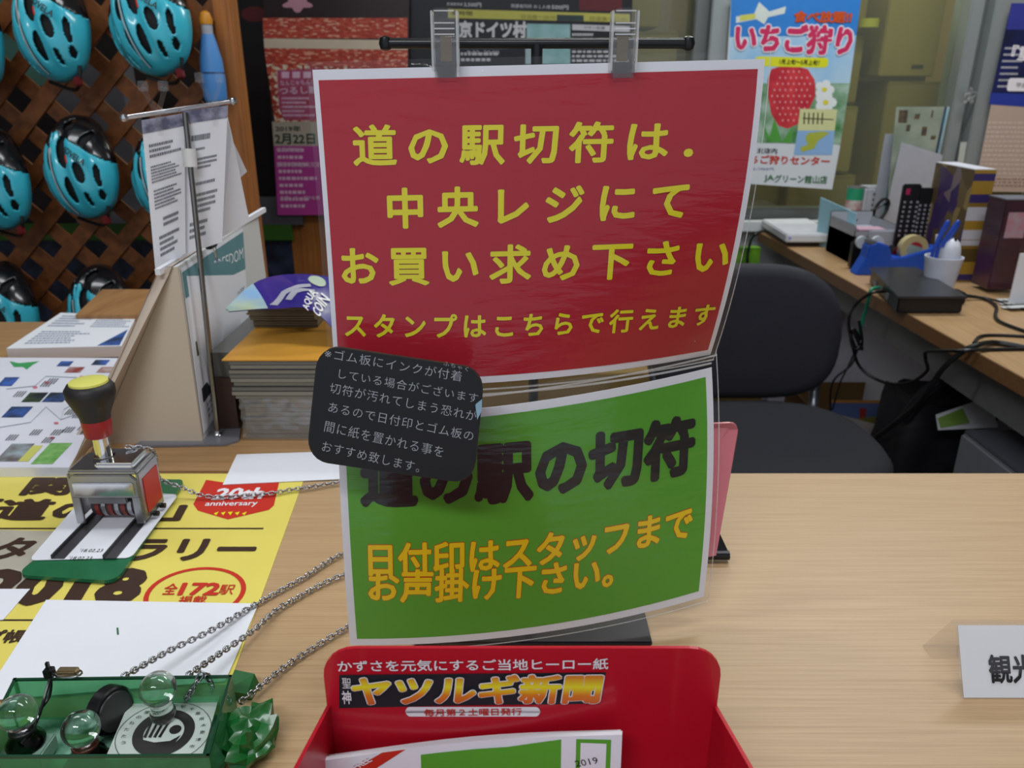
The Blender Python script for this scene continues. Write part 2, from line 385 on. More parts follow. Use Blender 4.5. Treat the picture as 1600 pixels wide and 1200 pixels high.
# ------------------------------------------------------------------ counter
wd = wood('counter_oak', 'b99a74', 'a88862', (3.5, 220, 220), .42, 2.2)
wdd = wood('counter_oak_edge', '9a7348', '7f5a34', (3, 90, 90), .5)
ct = thing('counter', (.2, .5, 0), 'long light oak service counter the signs and stamps stand on', 'counter')
obj('countertop', BX(-1.3, 1.9, .12, .809, H - .03, H), wd, ct, bevel=.0015)
obj('cabinet_body', BX(-1.25, 1.85, .18, .66, .08, H - .03), mat('counter_panel', 'c9c6c0', .6), ct)
obj('plinth', BX(-1.25, 1.85, .22, .64, 0, .08), mat('plinth_grey', '4b4b4b', .6), ct)
c2 = thing('side_table', (-.8, 1.1, 0), 'oak table behind the left half of the counter holding the leaflets', 'table')
obj('tabletop', BX(-1.3, -.12, .812, 1.42, H - .03, H), wood('side_oak', 'b08a5e', '98724a', (2.2, 110, 110), .4, 2.2), c2, bevel=.0015)
for x in (-1.24, -.2):
    for y in (.87, 1.36): obj('leg', BX(x - .02, x + .02, y - .02, y + .02, 0, H - .03), steel, c2)

# ================================================================== MAIN SIGN STAND
def quad9(rows):
    G = [[PY(*p) for p in r] for r in rows]
    def L(t): return (2 * (t - .5) * (t - 1), -4 * t * (t - 1), 2 * t * (t - .5))
    def S(u, v):
        a = L(u); b = L(v); q = Vector((0, 0, 0))
        for j in range(3):
            for i in range(3): q += G[j][i] * (a[i] * b[j])
        return q
    return S
bx = PY(840, 66, .545)
st = thing('sign_stand', (bx.x, .53, H), 'black metal stand with a crossbar and foot plate holding the red and green notices', 'sign stand')
e0, e1 = PY(597, 66, .545), PY(1083, 66, .545); e0.z = e1.z = bx.z
obj('pole', MB().cyl((bx.x, .56, H + .004), (bx.x, .56, bx.z), .0038, n=16), black, st, smooth=True)
obj('crossbar', MB().cyl(e0 + Vector((0, .015, 0)), e1 + Vector((0, .015, 0)), .0033, n=16), black, st, smooth=True)
for e in (e0, e1): obj('end_knob', MB().lathe(e + Vector((0, .015, -.0045)), [(.001, 0), (.0035, .001), (.0045, .0045), (.0035, .008), (.001, .009)], 16), black, st, smooth=True)
c = PZ(1019, 1010, H)
obj('foot_plate', BX(c.x - .19, c.x, c.y, c.y + .15, H, H + .004), mat('black_plate', '1c1620', .35), st, bevel=.001)
obj('collar', MB().cyl((bx.x, .56, H + .004), (bx.x, .56, H + .02), .007, n=16), black, st, smooth=True)

red = mat('notice_red', 'b01c2e', .6, var=.02, spec=.25)
yel = mat('notice_yellow', 'e3d80c', .5, var=0)
redink = mat('red_ink', 'c22a1a', .5, var=0)
grn = mat('notice_green', '58a030', .55, var=.03, scale=8, spec=.3)
sr = Sheet(quad9([[(488, 109, .545), (840, 101, .545), (1195, 92, .545)], [(509, 372, .53), (834, 362, .533), (1163, 345, .548)], [(524, 603, .52), (832, 593, .532), (1110, 554, .59)]]), .31, .225, 8)
rs = thing('red_notice', sr.S(.5, 1), 'red laminated notice with yellow Japanese lettering hanging from the black crossbar', 'notice')
sr.base('paper', white, rs, .0006, 14, 14)
rgd = sr.base('red_ground', red, rs, .0001, 14, 14, .012, .986, .03, .975, .0003)
sr.base('laminate', filmc, rs, .0002, 14, 14, -.013, 1.011, -.022, 1.02, .0016)
T = lambda s, *a, **k: s.text(*a, **k)
for body, p0, p1, h, b in (("道の駅切符は．", (553, 228), (1083, 219), 62, .03), ("中央レジにて", (607, 326), (1073, 312), 60, .035), ("お買い求め下さい", (535, 416), (1138, 398), 58, .03), ("スタンプはこちらで行えます", (540, 508), (1114, 490), 37, .03)):
    sr.text(body, p0, p1, h, yel, rgd, bold=b, sp=1.35 if len(body) != 6 else 1.5, outline=mat('dark_red', '8a1a18', .5, var=0), ol=.012)
sg = Sheet(quad9([[(527, 652, .518), (825, 629, .53), (1112, 574, .588)], [(535, 838, .505), (835, 815, .52), (1114, 752, .568)], [(547, 1008, .497), (835, 990, .51), (1100, 932, .545)]]), .31, .21, 8)
gs = thing('green_notice', sg.S(.5, 1), 'green laminated notice with black and yellow Japanese lettering hanging below the red one', 'notice')
sg.base('paper', white, gs, .0006, 14, 14)
ggd = sg.base('green_ground', grn, gs, .0001, 14, 14, .02, .98, .035, .968, .0003)
sg.base('laminate', filmc, gs, .0002, 14, 14, -.015, 1.013, -.075, 1.02, .0016)
sg.text("道の駅の切符", (567, 745), (1082, 692), 90, M_INK, ggd, bold=.06)
ro = mat('orange_red_ink', 'c4361a', .5, var=0); y2 = mat('warm_yellow', 'ecc80e', .5, var=0)
sg.text("日付印はスタッフまで", (577, 874), (1080, 814), 50, y2, ggd, bold=.035, outline=ro, ol=.02)
sg.text("お声掛け下さい。", (577, 914), (958, 890), 50, y2, ggd, bold=.035, outline=ro, ol=.02)
for sheet, par in ((sr, rs),):
    pass
seam = film('laminate_seam', 'ffffff', .22, .05, .12)
obj('laminate_edge', MB().tube([sr.at(-.013 + 1.024 * k / 24, 1.02, .0015) for k in range(25)], .0007, 6), seam, rs, smooth=True)
obj('laminate_edge', MB().tube([sr.at(1.0105, -.022 + 1.042 * k / 24, .0014) for k in range(25)], .0004, 6), seam, rs, smooth=True)
obj('laminate_edge', MB().tube([sr.at(-.013 + 1.024 * k / 24, 1.04, .0005) for k in range(25)], .0009, 6), seam, rs, smooth=True)
obj('laminate_edge', MB().tube([sg.at(-.015 + 1.028 * k / 24, -.05, .0015) for k in range(25)], .0008, 6), seam, gs, smooth=True)
obj('laminate_edge', MB().tube([sg.at(1.0125, -.07 + 1.09 * k / 24, .0014) for k in range(25)], .0004, 6), seam, gs, smooth=True)
obj('laminate_edge', MB().tube([sg.at(-.015 + 1.028 * k / 24, 1.02, .0014) for k in range(25)], .0004, 6), seam, gs, smooth=True)
# clear spring clips on the crossbar
def big_clip(px, lab):
    p = PY(px, 122, .54); t = PY(px, 14, .54); x = p.x; z0, z1 = p.z, t.z; y = .538; w = .0078
    o = thing('acrylic_clip', (x, y, z0), lab, 'clip', 'clear clips on the black crossbar')
    for s_, nm in ((-1, 'front_jaw'), (1, 'back_jaw')):
        yy = y + (.002 if s_ > 0 else -.0045)
        prof = [(yy, z0), (yy - s_ * -.0035, z0), (yy + .0045 * 1, z0 + .6 * (z1 - z0)), (yy + s_ * .004 + .003, z1), (yy + s_ * .004, z1), (yy, z0 + .6 * (z1 - z0))]
        mb = MB()
        a = [Vector((x - w * (.8 if k in (0, 1, 3, 4) else 1), q[0], q[1])) for k, q in enumerate(prof)]
        b = [Vector((2 * x - q.x, q.y, q.z)) for q in a]; mb.hexa(a, b); obj(nm, mb, acryl, o, bevel=.0006)
    for q in (-1, 1): obj('side_rib', BX(x + q * w - .0007, x + q * w + .0007, y - .006, y + .006, z0 + .1 * (z1 - z0), z0 + .97 * (z1 - z0)), film('clip_edge', 'ffffff', .3, .05, .12), o, bevel=.0004)
    for zz__ in (.62, .70, .78, .95): obj('grip_rib', BX(x - w * .8, x + w * .8, y - .0068, y - .0058, z0 + zz__ * (z1 - z0), z0 + (zz__ + .02) * (z1 - z0)), MATS['clip_edge'], o)
    obj('spring_bar', BX(x - .0036, x + .0036, y + .0035, y + .0048, z0 + .25 * (z1 - z0), z0 + .62 * (z1 - z0)), mat('clip_insert', '6a5b3c', .4), o)
big_clip(698, 'left of the two clear clips holding the red notice to the black crossbar')
big_clip(971, 'right of the two clear clips holding the red notice to the black crossbar')

# chalk board in front
CB = [PY(497, 538, .482), PY(758, 577, .478), PY(740, 757, .466), PY(478, 719, .470)]
cb = flat(*CB)
bo = thing('chalkboard', (CB[3] + CB[2]) / 2, 'small black rounded chalkboard with white handwriting hung over the left of the notices', 'chalkboard')
shape = [(u, v) for u, v in rrect(0, 0, 1, 1, .13, 6, .2)]
mbk = MB().hexa([cb.at(u, v, 0) for u, v in shape], [cb.at(u, v, -.004) for u, v in shape])
obj('board', mbk, mat('board_edge', '2b2620', .5), bo)
chs = obj('chalk_surface', MB().hexa([cb.at(u * .99 + .005, v * .985 + .008, .0004) for u, v in shape], [cb.at(u * .99 + .005, v * .985 + .008, 0) for u, v in shape]), mat('chalk_black', '131416', .42, var=.1, scale=50), bo)
chalk = mat('chalk_white', 'a9adb4', .9, var=.15, scale=300)
for body, p0, p1, h in (("※ゴム板にインクが付着", (508, 551), (722, 588), 17), ("している場合がございます", (530, 583), (747, 622), 16), ("切符が汚れてしまう恐れが", (516, 605), (745, 650), 17), ("あるので日付印とゴム板の", (514, 635), (740, 681), 17), ("間に紙を置かれる事を", (508, 665), (693, 706), 18), ("おすすめ致します。", (504, 696), (656, 730), 17), ("ふちゃく", (693, 567), (732, 577), 7)):
    cb.text(body, p0, p1, h, chalk, chs, bold=-.006, sp=1.12, lift=.0008)
obj('blue_clip', MB().hexa([cb.at(u, v, .0006) for u, v in ((.965, .3), (1.0, .25), (1.005, .34), (.985, .42))], [cb.at(u, v, .004) for u, v in ((.965, .3), (1.0, .25), (1.005, .34), (.985, .42))]), mat('pale_blue_plastic', '8fb4c8', .4), bo)
pf = MB()
Yp = .63
pk = [PY(1060, 665, Yp), PY(1141, 661, Yp), PY(1147, 662, Yp), PY(1151, 665, Yp), PY(1153, 671, Yp), PY(1153, 677, Yp), PY(1119, 868, Yp - .07), PY(1050, 880, Yp - .07)]
tag(obj('pink_card', MB().prism(pk, (0, .003, 0)), mat('pink_card', 'b5616a', .5, coat=.2)), 'dusty pink rounded card standing behind the right edge of the green notice', 'card')
kb = PZ(1128, 876, H)
k_ = thing('rubber_foot_clip', kb, 'small black clip lying on the counter beside the pink card', 'clip')
obj('clip_bar', MB().cyl(kb + Vector((-.018, 0, .006)), kb + Vector((.006, 0, .006)), .0045, n=12), black, k_, smooth=True)
obj('clip_grip', MB().hexa([kb + Vector(q) for q in ((-.008, .0, .008), (.006, .0, .008), (.006, .006, .008), (-.008, .006, .008))], [kb + Vector(q) for q in ((-.006, .014, .024), (-.002, .014, .024), (-.002, .018, .024), (-.006, .018, .024))]), black, k_)

# ================================================================== RED NEWSPAPER HOLDER
rb = mat('holder_red', 'b80f26', .38, var=.03, coat=.3)
HY = .34
c_ = [PY(503, 1013, HY), PY(1129, 1013, HY)]
zt = c_[0].z; xL, xR = PY(503, 1030, HY).x, PY(1129, 1030, HY).x
ho = thing('newspaper_holder', ((xL + xR) / 2, HY, H), 'red card holder box with a rounded back panel and gold Japanese title', 'brochure holder')
zb = H + .0; Wd = xR - xL; Hd = zt - zb
pl = [(x, z) for x, z in rrect(xL, zt - .09, xR, zt, .018, 6)]
pl = [(x, z) for x, z in pl if z > zt - .06] ; pl = [(xL, zb)] + sorted([q for q in pl if q[0] < 0], key=lambda q: q[1]) + sorted([q for q in pl if q[0] >= 0], key=lambda q: -q[1]) + [(xR, zb)]
obj('back_panel', MB().prism([(x, HY, z) for x, z in pl], (0, .002, 0)), rb, ho)
zf = PY(503, 1102, HY).z
for x, nm in ((xL, -1), (xR, 1)):
    obj('side_panel', MB().prism([(x, HY, zb), (x, HY, zf), (x + nm * .004, HY - .075, zf + .018), (x + nm * .004, HY - .09, zf + .008), (x + nm * .004, HY - .10, zb)], (-nm * .002, 0, 0)), rb, ho)
obj('front_panel', BX(xL, xR, HY - .10, HY - .098, zb, zb + .06), rb, ho)
obj('bottom_panel', BX(xL, xR, HY - .10, HY, zb, zb + .002), rb, ho)
hs = flat(Vector((xL, HY - .0001, zt)), Vector((xR, HY - .0001, zt)), Vector((xR, HY - .0001, zb)), Vector((xL, HY - .0001, zb)))
wi = mat('white_ink', 'e6e2e6', .5, var=0)
hs.text("かずさを元気にするご当地ヒーロー紙", (528, 1040), (950, 1036), 17, wi, ho, bold=.015)
m_t = bpy.data.materials.new('gold_title'); m_t.use_nodes = True; nt = m_t.node_tree; b_ = nt.nodes['Principled BSDF']; b_.inputs['Roughness'].default_value = .4
tc = nt.nodes.new('ShaderNodeNewGeometry'); sx = nt.nodes.new('ShaderNodeSeparateXYZ'); mr = nt.nodes.new('ShaderNodeMapRange'); rp = nt.nodes.new('ShaderNodeValToRGB')
za, zb2 = PY(700, 1094, HY).z, PY(700, 1055, HY).z
mr.inputs[1].default_value = za; mr.inputs[2].default_value = zb2
for i, (p, c) in enumerate(((0, 'd2622a'), (.3, 'e07f1c'), (.62, 'e9e02a'), (1, 'd8882a'))):
    e = rp.color_ramp.elements; e = e[i] if i < 2 else e.new(p); e.position = p; e.color = (*hx(c), 1)
L_ = nt.links.new; L_(tc.outputs['Position'], sx.inputs[0]); L_(sx.outputs[2], mr.inputs[0]); L_(mr.outputs[0], rp.inputs[0]); L_(rp.outputs[0], b_.inputs['Base Color'])
dk = mat('title_shadow', '1a2026', .5, var=0)
hs.poly([(530, 1054), (947, 1050), (936, 1099), (700, 1102), (530, 1106)], dk, ho, 'title_ground', lift=.0003)
hs.text("ヤツルギ新聞", (553, 1077), (940, 1073), 43, m_t, ho, bold=.045, lift=.0016, outline=wi, ol=.03, italic=.1)
hs.text("聖", (535, 1066), (549, 1066), 16, wi, ho, lift=.0008); hs.text("神", (535, 1088), (549, 1088), 20, wi, ho, lift=.0008, bold=.02)
q0, q1 = hs.uv(633, 1104), hs.uv(844, 1119)
hs.poly(rrect(q0[0], q0[1], q1[0], q1[1], .012, 5, .03), wi, ho, 'banner', px=False)
hs.text("毎月第２土曜日発行", (663, 1112), (815, 1110), 11, redink, ho, lift=.0008, bold=.01)
# newspapers in the holder
def paper(tl, tr, br, bl, name, label, cat, m=None, th=.0012, group=None, grp=None):
    s = flat(tl, tr, br, bl); o = thing(name, (bl + br) / 2, label, cat, group)
    s.base('sheet', m or white, o, th); return s, o
def bent(u, v, dy=0):
    x0_, x1_ = PY(507, 1186, .322).x, PY(972, 1150, .322).x
    zt_ = PY(507, 1188, .322).z + (PY(958, 1148, .322).z - PY(507, 1188, .322).z) * (max(0, u) ** 1.8)
    return Vector((x0_ + (x1_ - x0_) * u, .322 + .008 * sin(pi * u) - .01 * v + dy, zt_ + (H + .006 - zt_) * v))
for k, lb in ((0, 'newspaper with a green masthead and red FREE corner at the front of the red holder'), (1, 'second newspaper just behind the front one in the red holder')):
    S_ = Sheet(lambda u, v, k=k: bent(u, v, .005 * k) - Vector((0, 0, .004 * k)), .19, .13, 8)
    nw = thing('newspaper', S_.S(.5, 1), lb, 'newspaper', 'newspapers in the red holder')
    S_.base('pages', white, nw, .003, 10, 4)
    if k == 0:
        S_.c = 8
        S_.poly([(.19, .0), (.27, 0), (.02, .3), (-.0, .3), (0, .2)], redink, nw, 'corner_band', px=False)
        S_.text("FREE", (553, 1198), (578, 1184), 8, wi, nw, bold=.02, lift=.0009)
        S_.poly([(.32, .06), (.62, .06), (.8, .02), (.8, .3), (.32, .3)], grn, nw, 'masthead', px=False)
        S_.poly([(.85, .02), (.965, .03), (.965, .3), (.85, .3)], grn, nw, 'date_frame', px=False)
        S_.poly([(.865, .045), (.95, .055), (.95, .3), (.865, .3)], white, nw, 'date_ground', px=False, lift=.0005)
        S_.text("2019", (899, 1192), (934, 1186), 10, M_INK, nw, lift=.0009)

# ================================================================== YELLOW RALLY POSTER on the counter
yp = mat('poster_yellow', 'e2d265', .4, var=.04, scale=12)
Zp = H + .0006
def cflat(tl, tr, br, bl, z): return flat(PZ(*tl, z), PZ(*tr, z), PZ(*br, z), PZ(*bl, z))
sy = cflat((-160, 740), (478, 740), (358, 1070), (-520, 1070), Zp)
yo_ = thing('rally_poster', sy.S(.5, .5), 'yellow poster lying on the counter with brown Japanese lettering and a red anniversary badge', 'poster')
sy.base('sheet', yp, yo_, .0005)
br = mat('brown_ink', '3a2418', .5, var=.05)
sy.text("関東", (44, 760), (200, 760), 27, br, yo_, bold=.05); sy.text("「道の駅」", (-38, 797), (287, 797), 32, br, yo_, bold=.05)
def cline(s, x0, x1, y, w, m, o): s.poly([(x0, y), (x1, y), (x1 - w * .3, y + w), (x0 - w * .3, y + w)], m, o, 'rule')
cline(sy, -60, 412, 825, 2.2, br, yo_)
sy.text("スタンプラリー", (-75, 858), (398, 858), 34, br, yo_, bold=.05)
sy.text("2018", (-30, 918), (218, 916), 50, br, yo_, bold=.07)
cline(sy, -100, 110, 968, 2.5, br, yo_)
sy.text("スタンプ帳", (-120, 995), (38, 995), 20, br, yo_, bold=.03)
u_, v_ = sy.uv(305, 927); ru = sy.uv(383, 927)[0] - u_; rv = sy.uv(305, 972)[1] - v_
mbring(sy, u_, v_, ru, rv, ru * .1, redink, yo_)
sy.text("全", (257, 921), (277, 921), 17, redink, yo_, bold=.02); sy.text("172", (283, 921), (342, 921), 18, redink, yo_, bold=.05); sy.text("駅", (343, 922), (366, 922), 15, redink, yo_, bold=.01)
sy.text("掲載", (280, 938), (322, 938), 12, redink, yo_, bold=.02)
bd = [(322, 750), (362, 756), (437, 750), (428, 790), (420, 797), (356, 812), (309, 798), (302, 788), (316, 762)]
sy.poly(bd, redink, yo_, 'badge', lift=.0003)
sy.text("20th", (334, 773), (412, 771), 17, wi, yo_, bold=.04, italic=.2, lift=.0006); sy.text("anniversary", (321, 789), (402, 788), 9, wi, yo_, bold=.02, lift=.0006)
for i in range(5): sy.poly([(334 + i * 11, 801 - abs(i - 2) * -1), (342 + i * 11, 800), (338 + i * 11, 806)], yel, yo_, 'star', lift=.0006)

# loose white papers
def sheet(tl, tr, br_, bl, z, label, name='paper_slip', cat='paper', m=None, th=.0006):
    s = cflat(tl, tr, br_, bl, z); o = thing(name, s.S(.5, .5), label, cat); s.base('sheet', m or white, o, th); return s, o
s1, o1 = sheet((370, 710), (560, 704), (560, 747), (348, 757), H + .0018, 'small blank white slip at the back edge of the counter behind the chalkboard')
s2, o2 = sheet((72, 937), (404, 943), (352, 1064), (-30, 1095), H + .0022, 'large blank white sheet with one small green tick lying behind the green stamp tray')
s2.poly([(182, 981), (185, 981), (186, 992), (183, 992)], mat('green_ink', '2f6a4a', .5, var=0), o2, 'tick')
s3, o3 = sheet((-70, 920), (47, 920), (5, 968), (-120, 975), H + .0014, 'white paper scrap at the left edge of the counter left of the green mat')
s4, o4 = sheet((-60, 826), (90, 830), (42, 918), (-130, 922), H + .0012, 'pale translucent sheet over the left of the yellow poster', m=film('tracing_film', 'd8d4c8', .55, .3))

# green mat with paper
gm = mat('green_mat', '1f6a44', .3, var=.15, scale=60, coat=.3)
gc = [PZ(214, 755, H), PZ(291, 756, H), PZ(183, 916, H), PZ(26, 906, H)]
g_ = Sheet(lambda u, v: (gc[0] * (1 - u) + gc[1] * u) * (1 - v) + (gc[3] * (1 - u) + gc[2] * u) * v + Vector((0, 0, .0055)), .1, .15)
g_.tw = CAM
gpoly = rrect(0, 0, 1, 1, .12, 5, .07)
tag(obj('green_mat', MB().hexa([g_.S(u, v) for u, v in gpoly], [g_.S(u, v) - Vector((0, 0, .0035)) for u, v in gpoly]), gm), 'dark green rounded plastic mat under the date stamp paper', 'mat')
s5 = cflat((140, 766), (279, 773), (205, 872), (45, 876), H + .0062)
o5 = thing('test_paper', s5.S(.5, .5), 'white paper with two stamped dates lying on the green mat under the numbering stamp', 'paper')
pp = rrect(0, 0, 1, 1, .06, 6); pp = [(u, v) for u, v in pp]
obj('sheet', MB().hexa([s5.at(u, v) for u, v in pp], [s5.at(u, v, .0005) for u, v in pp]), white, o5)
s5.text("'18.02.23", (125, 861), (161, 861), 5, M_INK, o5, lift=.0008); s5.text("'18.02.23", (108, 873), (144, 873), 5, M_INK, o5, lift=.0008)

# ================================================================== NUMBERING STAMP
sp = PZ(178, 815, H + .007); X, Y, Z = sp.x + .003, sp.y + .012, H + .0068
ns = thing('date_stamp', (X, Y, Z), 'chrome self inking date stamp with a black and red knob handle on the white paper', 'date stamp')
hw, hd = .0335, .021
for q in (-1, 1): obj('side_frame', BX(X + q * hw - .0015, X + q * hw + .0015, Y - hd, Y + hd, Z + .006, Z + .058), steel, ns, bevel=.0008)
arch = [(-hw, .006), (-hw, .052), (-hw + .006, .058), (hw - .006, .058), (hw, .052), (hw, .006), (hw - .007, .006), (hw - .007, .026), (hw - .012, .033), (-hw + .012, .033), (-hw + .007, .026), (-hw + .007, .006)]
def plate(ar, y0, th, m, nm, bev=0): return obj(nm, MB().prism([(X + a, y0, Z + b) for a, b in ar], (0, th, 0)), m, ns, bevel=bev)
plate([(-hw, .033), (-hw, .052), (-hw + .006, .058), (hw - .006, .058), (hw, .052), (hw, .033)], Y - hd - .002, .004, steel, 'front_plate', .001)
plate([(-hw, .004), (-hw, .034), (-hw + .008, .034), (-hw + .008, .004)], Y - hd - .002, .003, steel, 'front_leg', .0006)
plate([(hw, .004), (hw, .034), (hw - .008, .034), (hw - .008, .004)], Y - hd - .002, .003, steel, 'front_leg', .0006)
plate([(-hw + .004, .036), (-hw + .004, .05), (hw - .004, .05), (hw - .004, .036)], Y - hd - .0035, .002, chrome, 'press_plate', .0008)
obj('top_plate', BX(X - hw, X + hw, Y - hd, Y + hd, Z + .057, Z + .062), steel, ns, bevel=.0015)
obj('shaft_guard', BX(X - .008, X + .030, Y - hd + .003, Y + hd - .003, Z + .062, Z + .068), chrome, ns, bevel=.002)
obj('side_label', BX(X + hw + .0015, X + hw + .0022, Y - hd + .006, Y + hd - .004, Z + .012, Z + .05), mat('label_red', 'b82a22', .4), ns, bevel=.0002)
obj('number_wheels', MB().cyl((X - .022, Y, Z + .017), (X + .022, Y, Z + .017), .0135, n=20), mat('wheel_dark', '3a3436', .4), ns, smooth=True)
for i in range(6): obj('wheel', MB().cyl((X - .018 + i * .0065, Y, Z + .017), (X - .014 + i * .0065, Y, Z + .017), .0145, n=20), steel if i % 2 else mat('wheel_red', '7a2a26', .4), ns)
obj('ink_arm', BX(X - .02, X + .018, Y - hd + .002, Y - hd + .006, Z + .024, Z + .033), mat('arm_grey', '77777c', .35, .6), ns, bevel=.001)
for q in (-.024, .024):
    obj('guide_rail', MB().box(X + q - .006, X + q - .0045, Y - .078, Y + .03, Z, Z + .004).box(X + q - .006, X + q + .006, Y - .078, Y + .03, Z, Z + .0008), mat('rail_grey', '5e5c60', .4, .7), ns)
for q in (-.004, .012): obj('side_screw', MB().cyl((X + hw + .001, Y + q, Z + .005), (X + hw + .006, Y + q, Z + .005), .0028, n=12), black, ns, smooth=True)
obj('shaft', MB().cyl((X - .006, Y, Z + .064), (X - .006, Y, Z + .096), .0075, n=24), chrome, ns, smooth=True)
obj('shaft_nut', MB().cyl((X - .006, Y, Z + .062), (X - .006, Y, Z + .069), .011, n=6), chrome, ns, bevel=.001)
hx_, hz_ = X - .007, Z + .09
obj('handle_collar', MB().lathe((hx_, Y, hz_), [(.0115, 0), (.0125, .001), (.0135, .012), (.0137, .018)], 28), mat('collar_red', '9c1c26', .4), ns, smooth=True)
obj('handle_grip', MB().lathe((hx_, Y, hz_ + .018), [(.0137, 0), (.0142, .004), (.019, .016), (.0225, .025), (.0225, .032), (.019, .037), (.017, .0378)], 32), mat('grip_black', '242021', .5, bump=.1, scale=400), ns, smooth=True)
cap = obj('handle_cap', MB().lathe((hx_ + .001, Y - .001, hz_ + .0555), [(.0175, 0), (.0172, .002), (.013, .0032), (.002, .0038)], 28), mat('cap_yellow', 'd6d36a', .4), ns, smooth=True)
txt = Sheet(lambda u, v: Vector((hx_ - .012 + .024 * u, Y + .008 - .016 * v, hz_ + .0595)), .024, .016)

# ================================================================== CHAINS
def link_mesh():
    mb = MB(); n = 12; pts = []
    for i in range(n):
        a = 2 * pi * i / n; pts.append(Vector((cos(a) * .0019 + (.0012 if cos(a) > 0 else -.0012), sin(a) * .0019, 0)))
    mb.tube(pts, .00078, 6, closed=True); me = bpy.data.meshes.new('link'); me.from_pydata(mb.v, [], mb.f); me.polygons.foreach_set('use_smooth', [True] * len(me.polygons)); me.materials.append(mat('chain_steel', 'a6a6aa', .18, 1, var=0)); return me
LK = link_mesh()
def chain(pts, label, step=.0047):
    pts = spline(pts, 20); o = thing('chain', pts[0], label, 'chain', 'steel chains tying the stamps to the stand')
    acc = 0; k = 0; prev = pts[0]; org = pts[0]
    for i in range(1, len(pts)):
        d = (pts[i] - prev).length
        while acc + d >= step:
            t = (step - acc) / d; prev = prev.lerp(pts[i], t); d = (pts[i] - prev).length; acc = 0
            tg = (pts[i] - pts[i - 1]).normalized(); q = tg.to_track_quat('X', 'Z').to_matrix() @ Matrix.Rotation(pi / 4 + (k % 2) * pi / 2, 3, 'X')
            l = bpy.data.objects.new('link', LK); l.parent = o; l.location = prev - org; l.rotation_euler = q.to_euler(); COL.objects.link(l); k += 1
        acc += d; prev = pts[i]
    return o
zc = H + .0045
chain([Vector((X + .008, Y + .012, Z + .072)), Vector((X + .03, Y + .026, Z + .060)), PZ(248, 745, H + .03), PZ(285, 762, H + .014), PZ(330, 776, zc), PZ(420, 771, zc), PZ(470, 763, zc), PZ(600, 750, zc), PZ(720, 800, zc), PZ(770, 860, H + .007)], 'steel chain running from the date stamp over the anniversary badge to the stand')
chain([PZ(188, 1060, H + .034), PZ(262, 1018, H + .02), PZ(330, 985, H + .012), PZ(400, 944, zc), PZ(470, 905, zc), PZ(560, 858, zc), PZ(680, 880, zc), PZ(760, 890, H + .007)], 'upper of the two steel chains crossing the large white sheet')
chain([PZ(290, 1058, H + .034), PZ(345, 1020, H + .02), PZ(396, 985, H + .012), PZ(450, 942, zc), PZ(560, 893, zc), PZ(680, 915, zc), PZ(760, 910, H + .007)], 'lower of the two steel chains crossing the large white sheet')
chain([PZ(372, 1100, H + .016), PZ(400, 1078, H + .012), PZ(455, 1035, zc), PZ(537, 983, zc), PZ(590, 953, zc), PZ(680, 930, zc), PZ(755, 930, H + .007)], 'steel chain between the lump of green tape and the bottom left of the green notice')
chain([PZ(288, 1098, H + .012), PZ(300, 1078, H + .030), PZ(318, 1052, H + .041), PZ(330, 1070, H + .03), PZ(332, 1082, H + .02)], 'short steel chain hooked over the back rim of the green stamp tray')

# ================================================================== GREEN STAMP TRAY
zr = H + .036
TL, TR_, BR_, BL_ = PZ(22, 1062, zr), PZ(363, 1057, zr), PZ(327, 1184, zr), PZ(-40, 1186, zr)
gp = mat('green_clear_plastic', '3f9a5a', .08, var=0, trans=.85, ior=1.3)
gp2 = film('green_film', '6cc08c', .24, .12)
ty = thing('stamp_tray', ((TL.x + TR_.x) / 2, .4, H), 'translucent green plastic tray holding three glass handled rubber stamps', 'tray')
def wall(a, b, nm):
    a2, b2 = a.copy(), b.copy(); a2.z = b2.z = H + .0015; d = (b - a).normalized(); n = Vector((d.y, -d.x, 0)) * .0018
    obj(nm, MB().hexa([a2, b2, b2 + n, a2 + n], [a, b, b + n, a + n]), gp2, ty)
    obj('rim', MB().hexa([a, b, b + n, a + n], [p + Vector((0, 0, .0015)) for p in (a, b, b + n, a + n)]), mat('rim_green', '14402a', .25, coat=.4), ty)
wall(TL, TR_, 'back_wall'); wall(TR_, BR_, 'right_wall'); wall(BR_, BL_, 'front_wall'); wall(BL_, TL, 'left_wall')
fl = [p.copy() for p in (TL, TR_, BR_, BL_)]
for p in fl: p.z = H + .001
obj('tray_floor', MB().prism(fl, (0, 0, .0015)), mat('tray_floor', '2c6a48', .25, var=.35, scale=60, h2='8fb8a8'), ty)
zi = H + .006
mlx = PZ(195, 1094, zi)
# stamp plates inside
def plate_q(q, z, nm, label, m):
    pts = [PZ(*p, z) for p in q]; o = thing(nm, sum(pts, Vector()) / 4, label, 'card'); obj('card', MB().prism(pts, (0, 0, .0012)), m, o); return flat(*[p + Vector((0, 0, .0012)) for p in pts]), o
lp, lo = plate_q(((205, 1093), (343, 1090), (316, 1183), (165, 1187)), H + .014, 'stamp_plate', 'white plate with a round black bird and wave emblem under the right glass stamp', mat('plate_white', 'b8c2bc', .4, var=.05))
ik = M_INK
uc, vc = lp.uv(256, 1145); ru = lp.uv(303, 1145)[0] - uc; rv = (lp.uv(256, 1192)[1] - vc) * .98
mbring(lp, uc, vc, ru * 1.55, rv * 1.12, .006, ik, lo, name='outer_ring'); mbring(lp, uc, vc, ru, rv * .82, ru * .34, ik, lo, name='emblem_ring')
lp.poly([(uc + x * ru, vc + y * rv) for x, y in ((-.75, .2), (-.2, .34), (.3, .3), (.6, .1), (.45, .45), (0, .6), (-.5, .5))], ik, lo, 'wave', px=False)
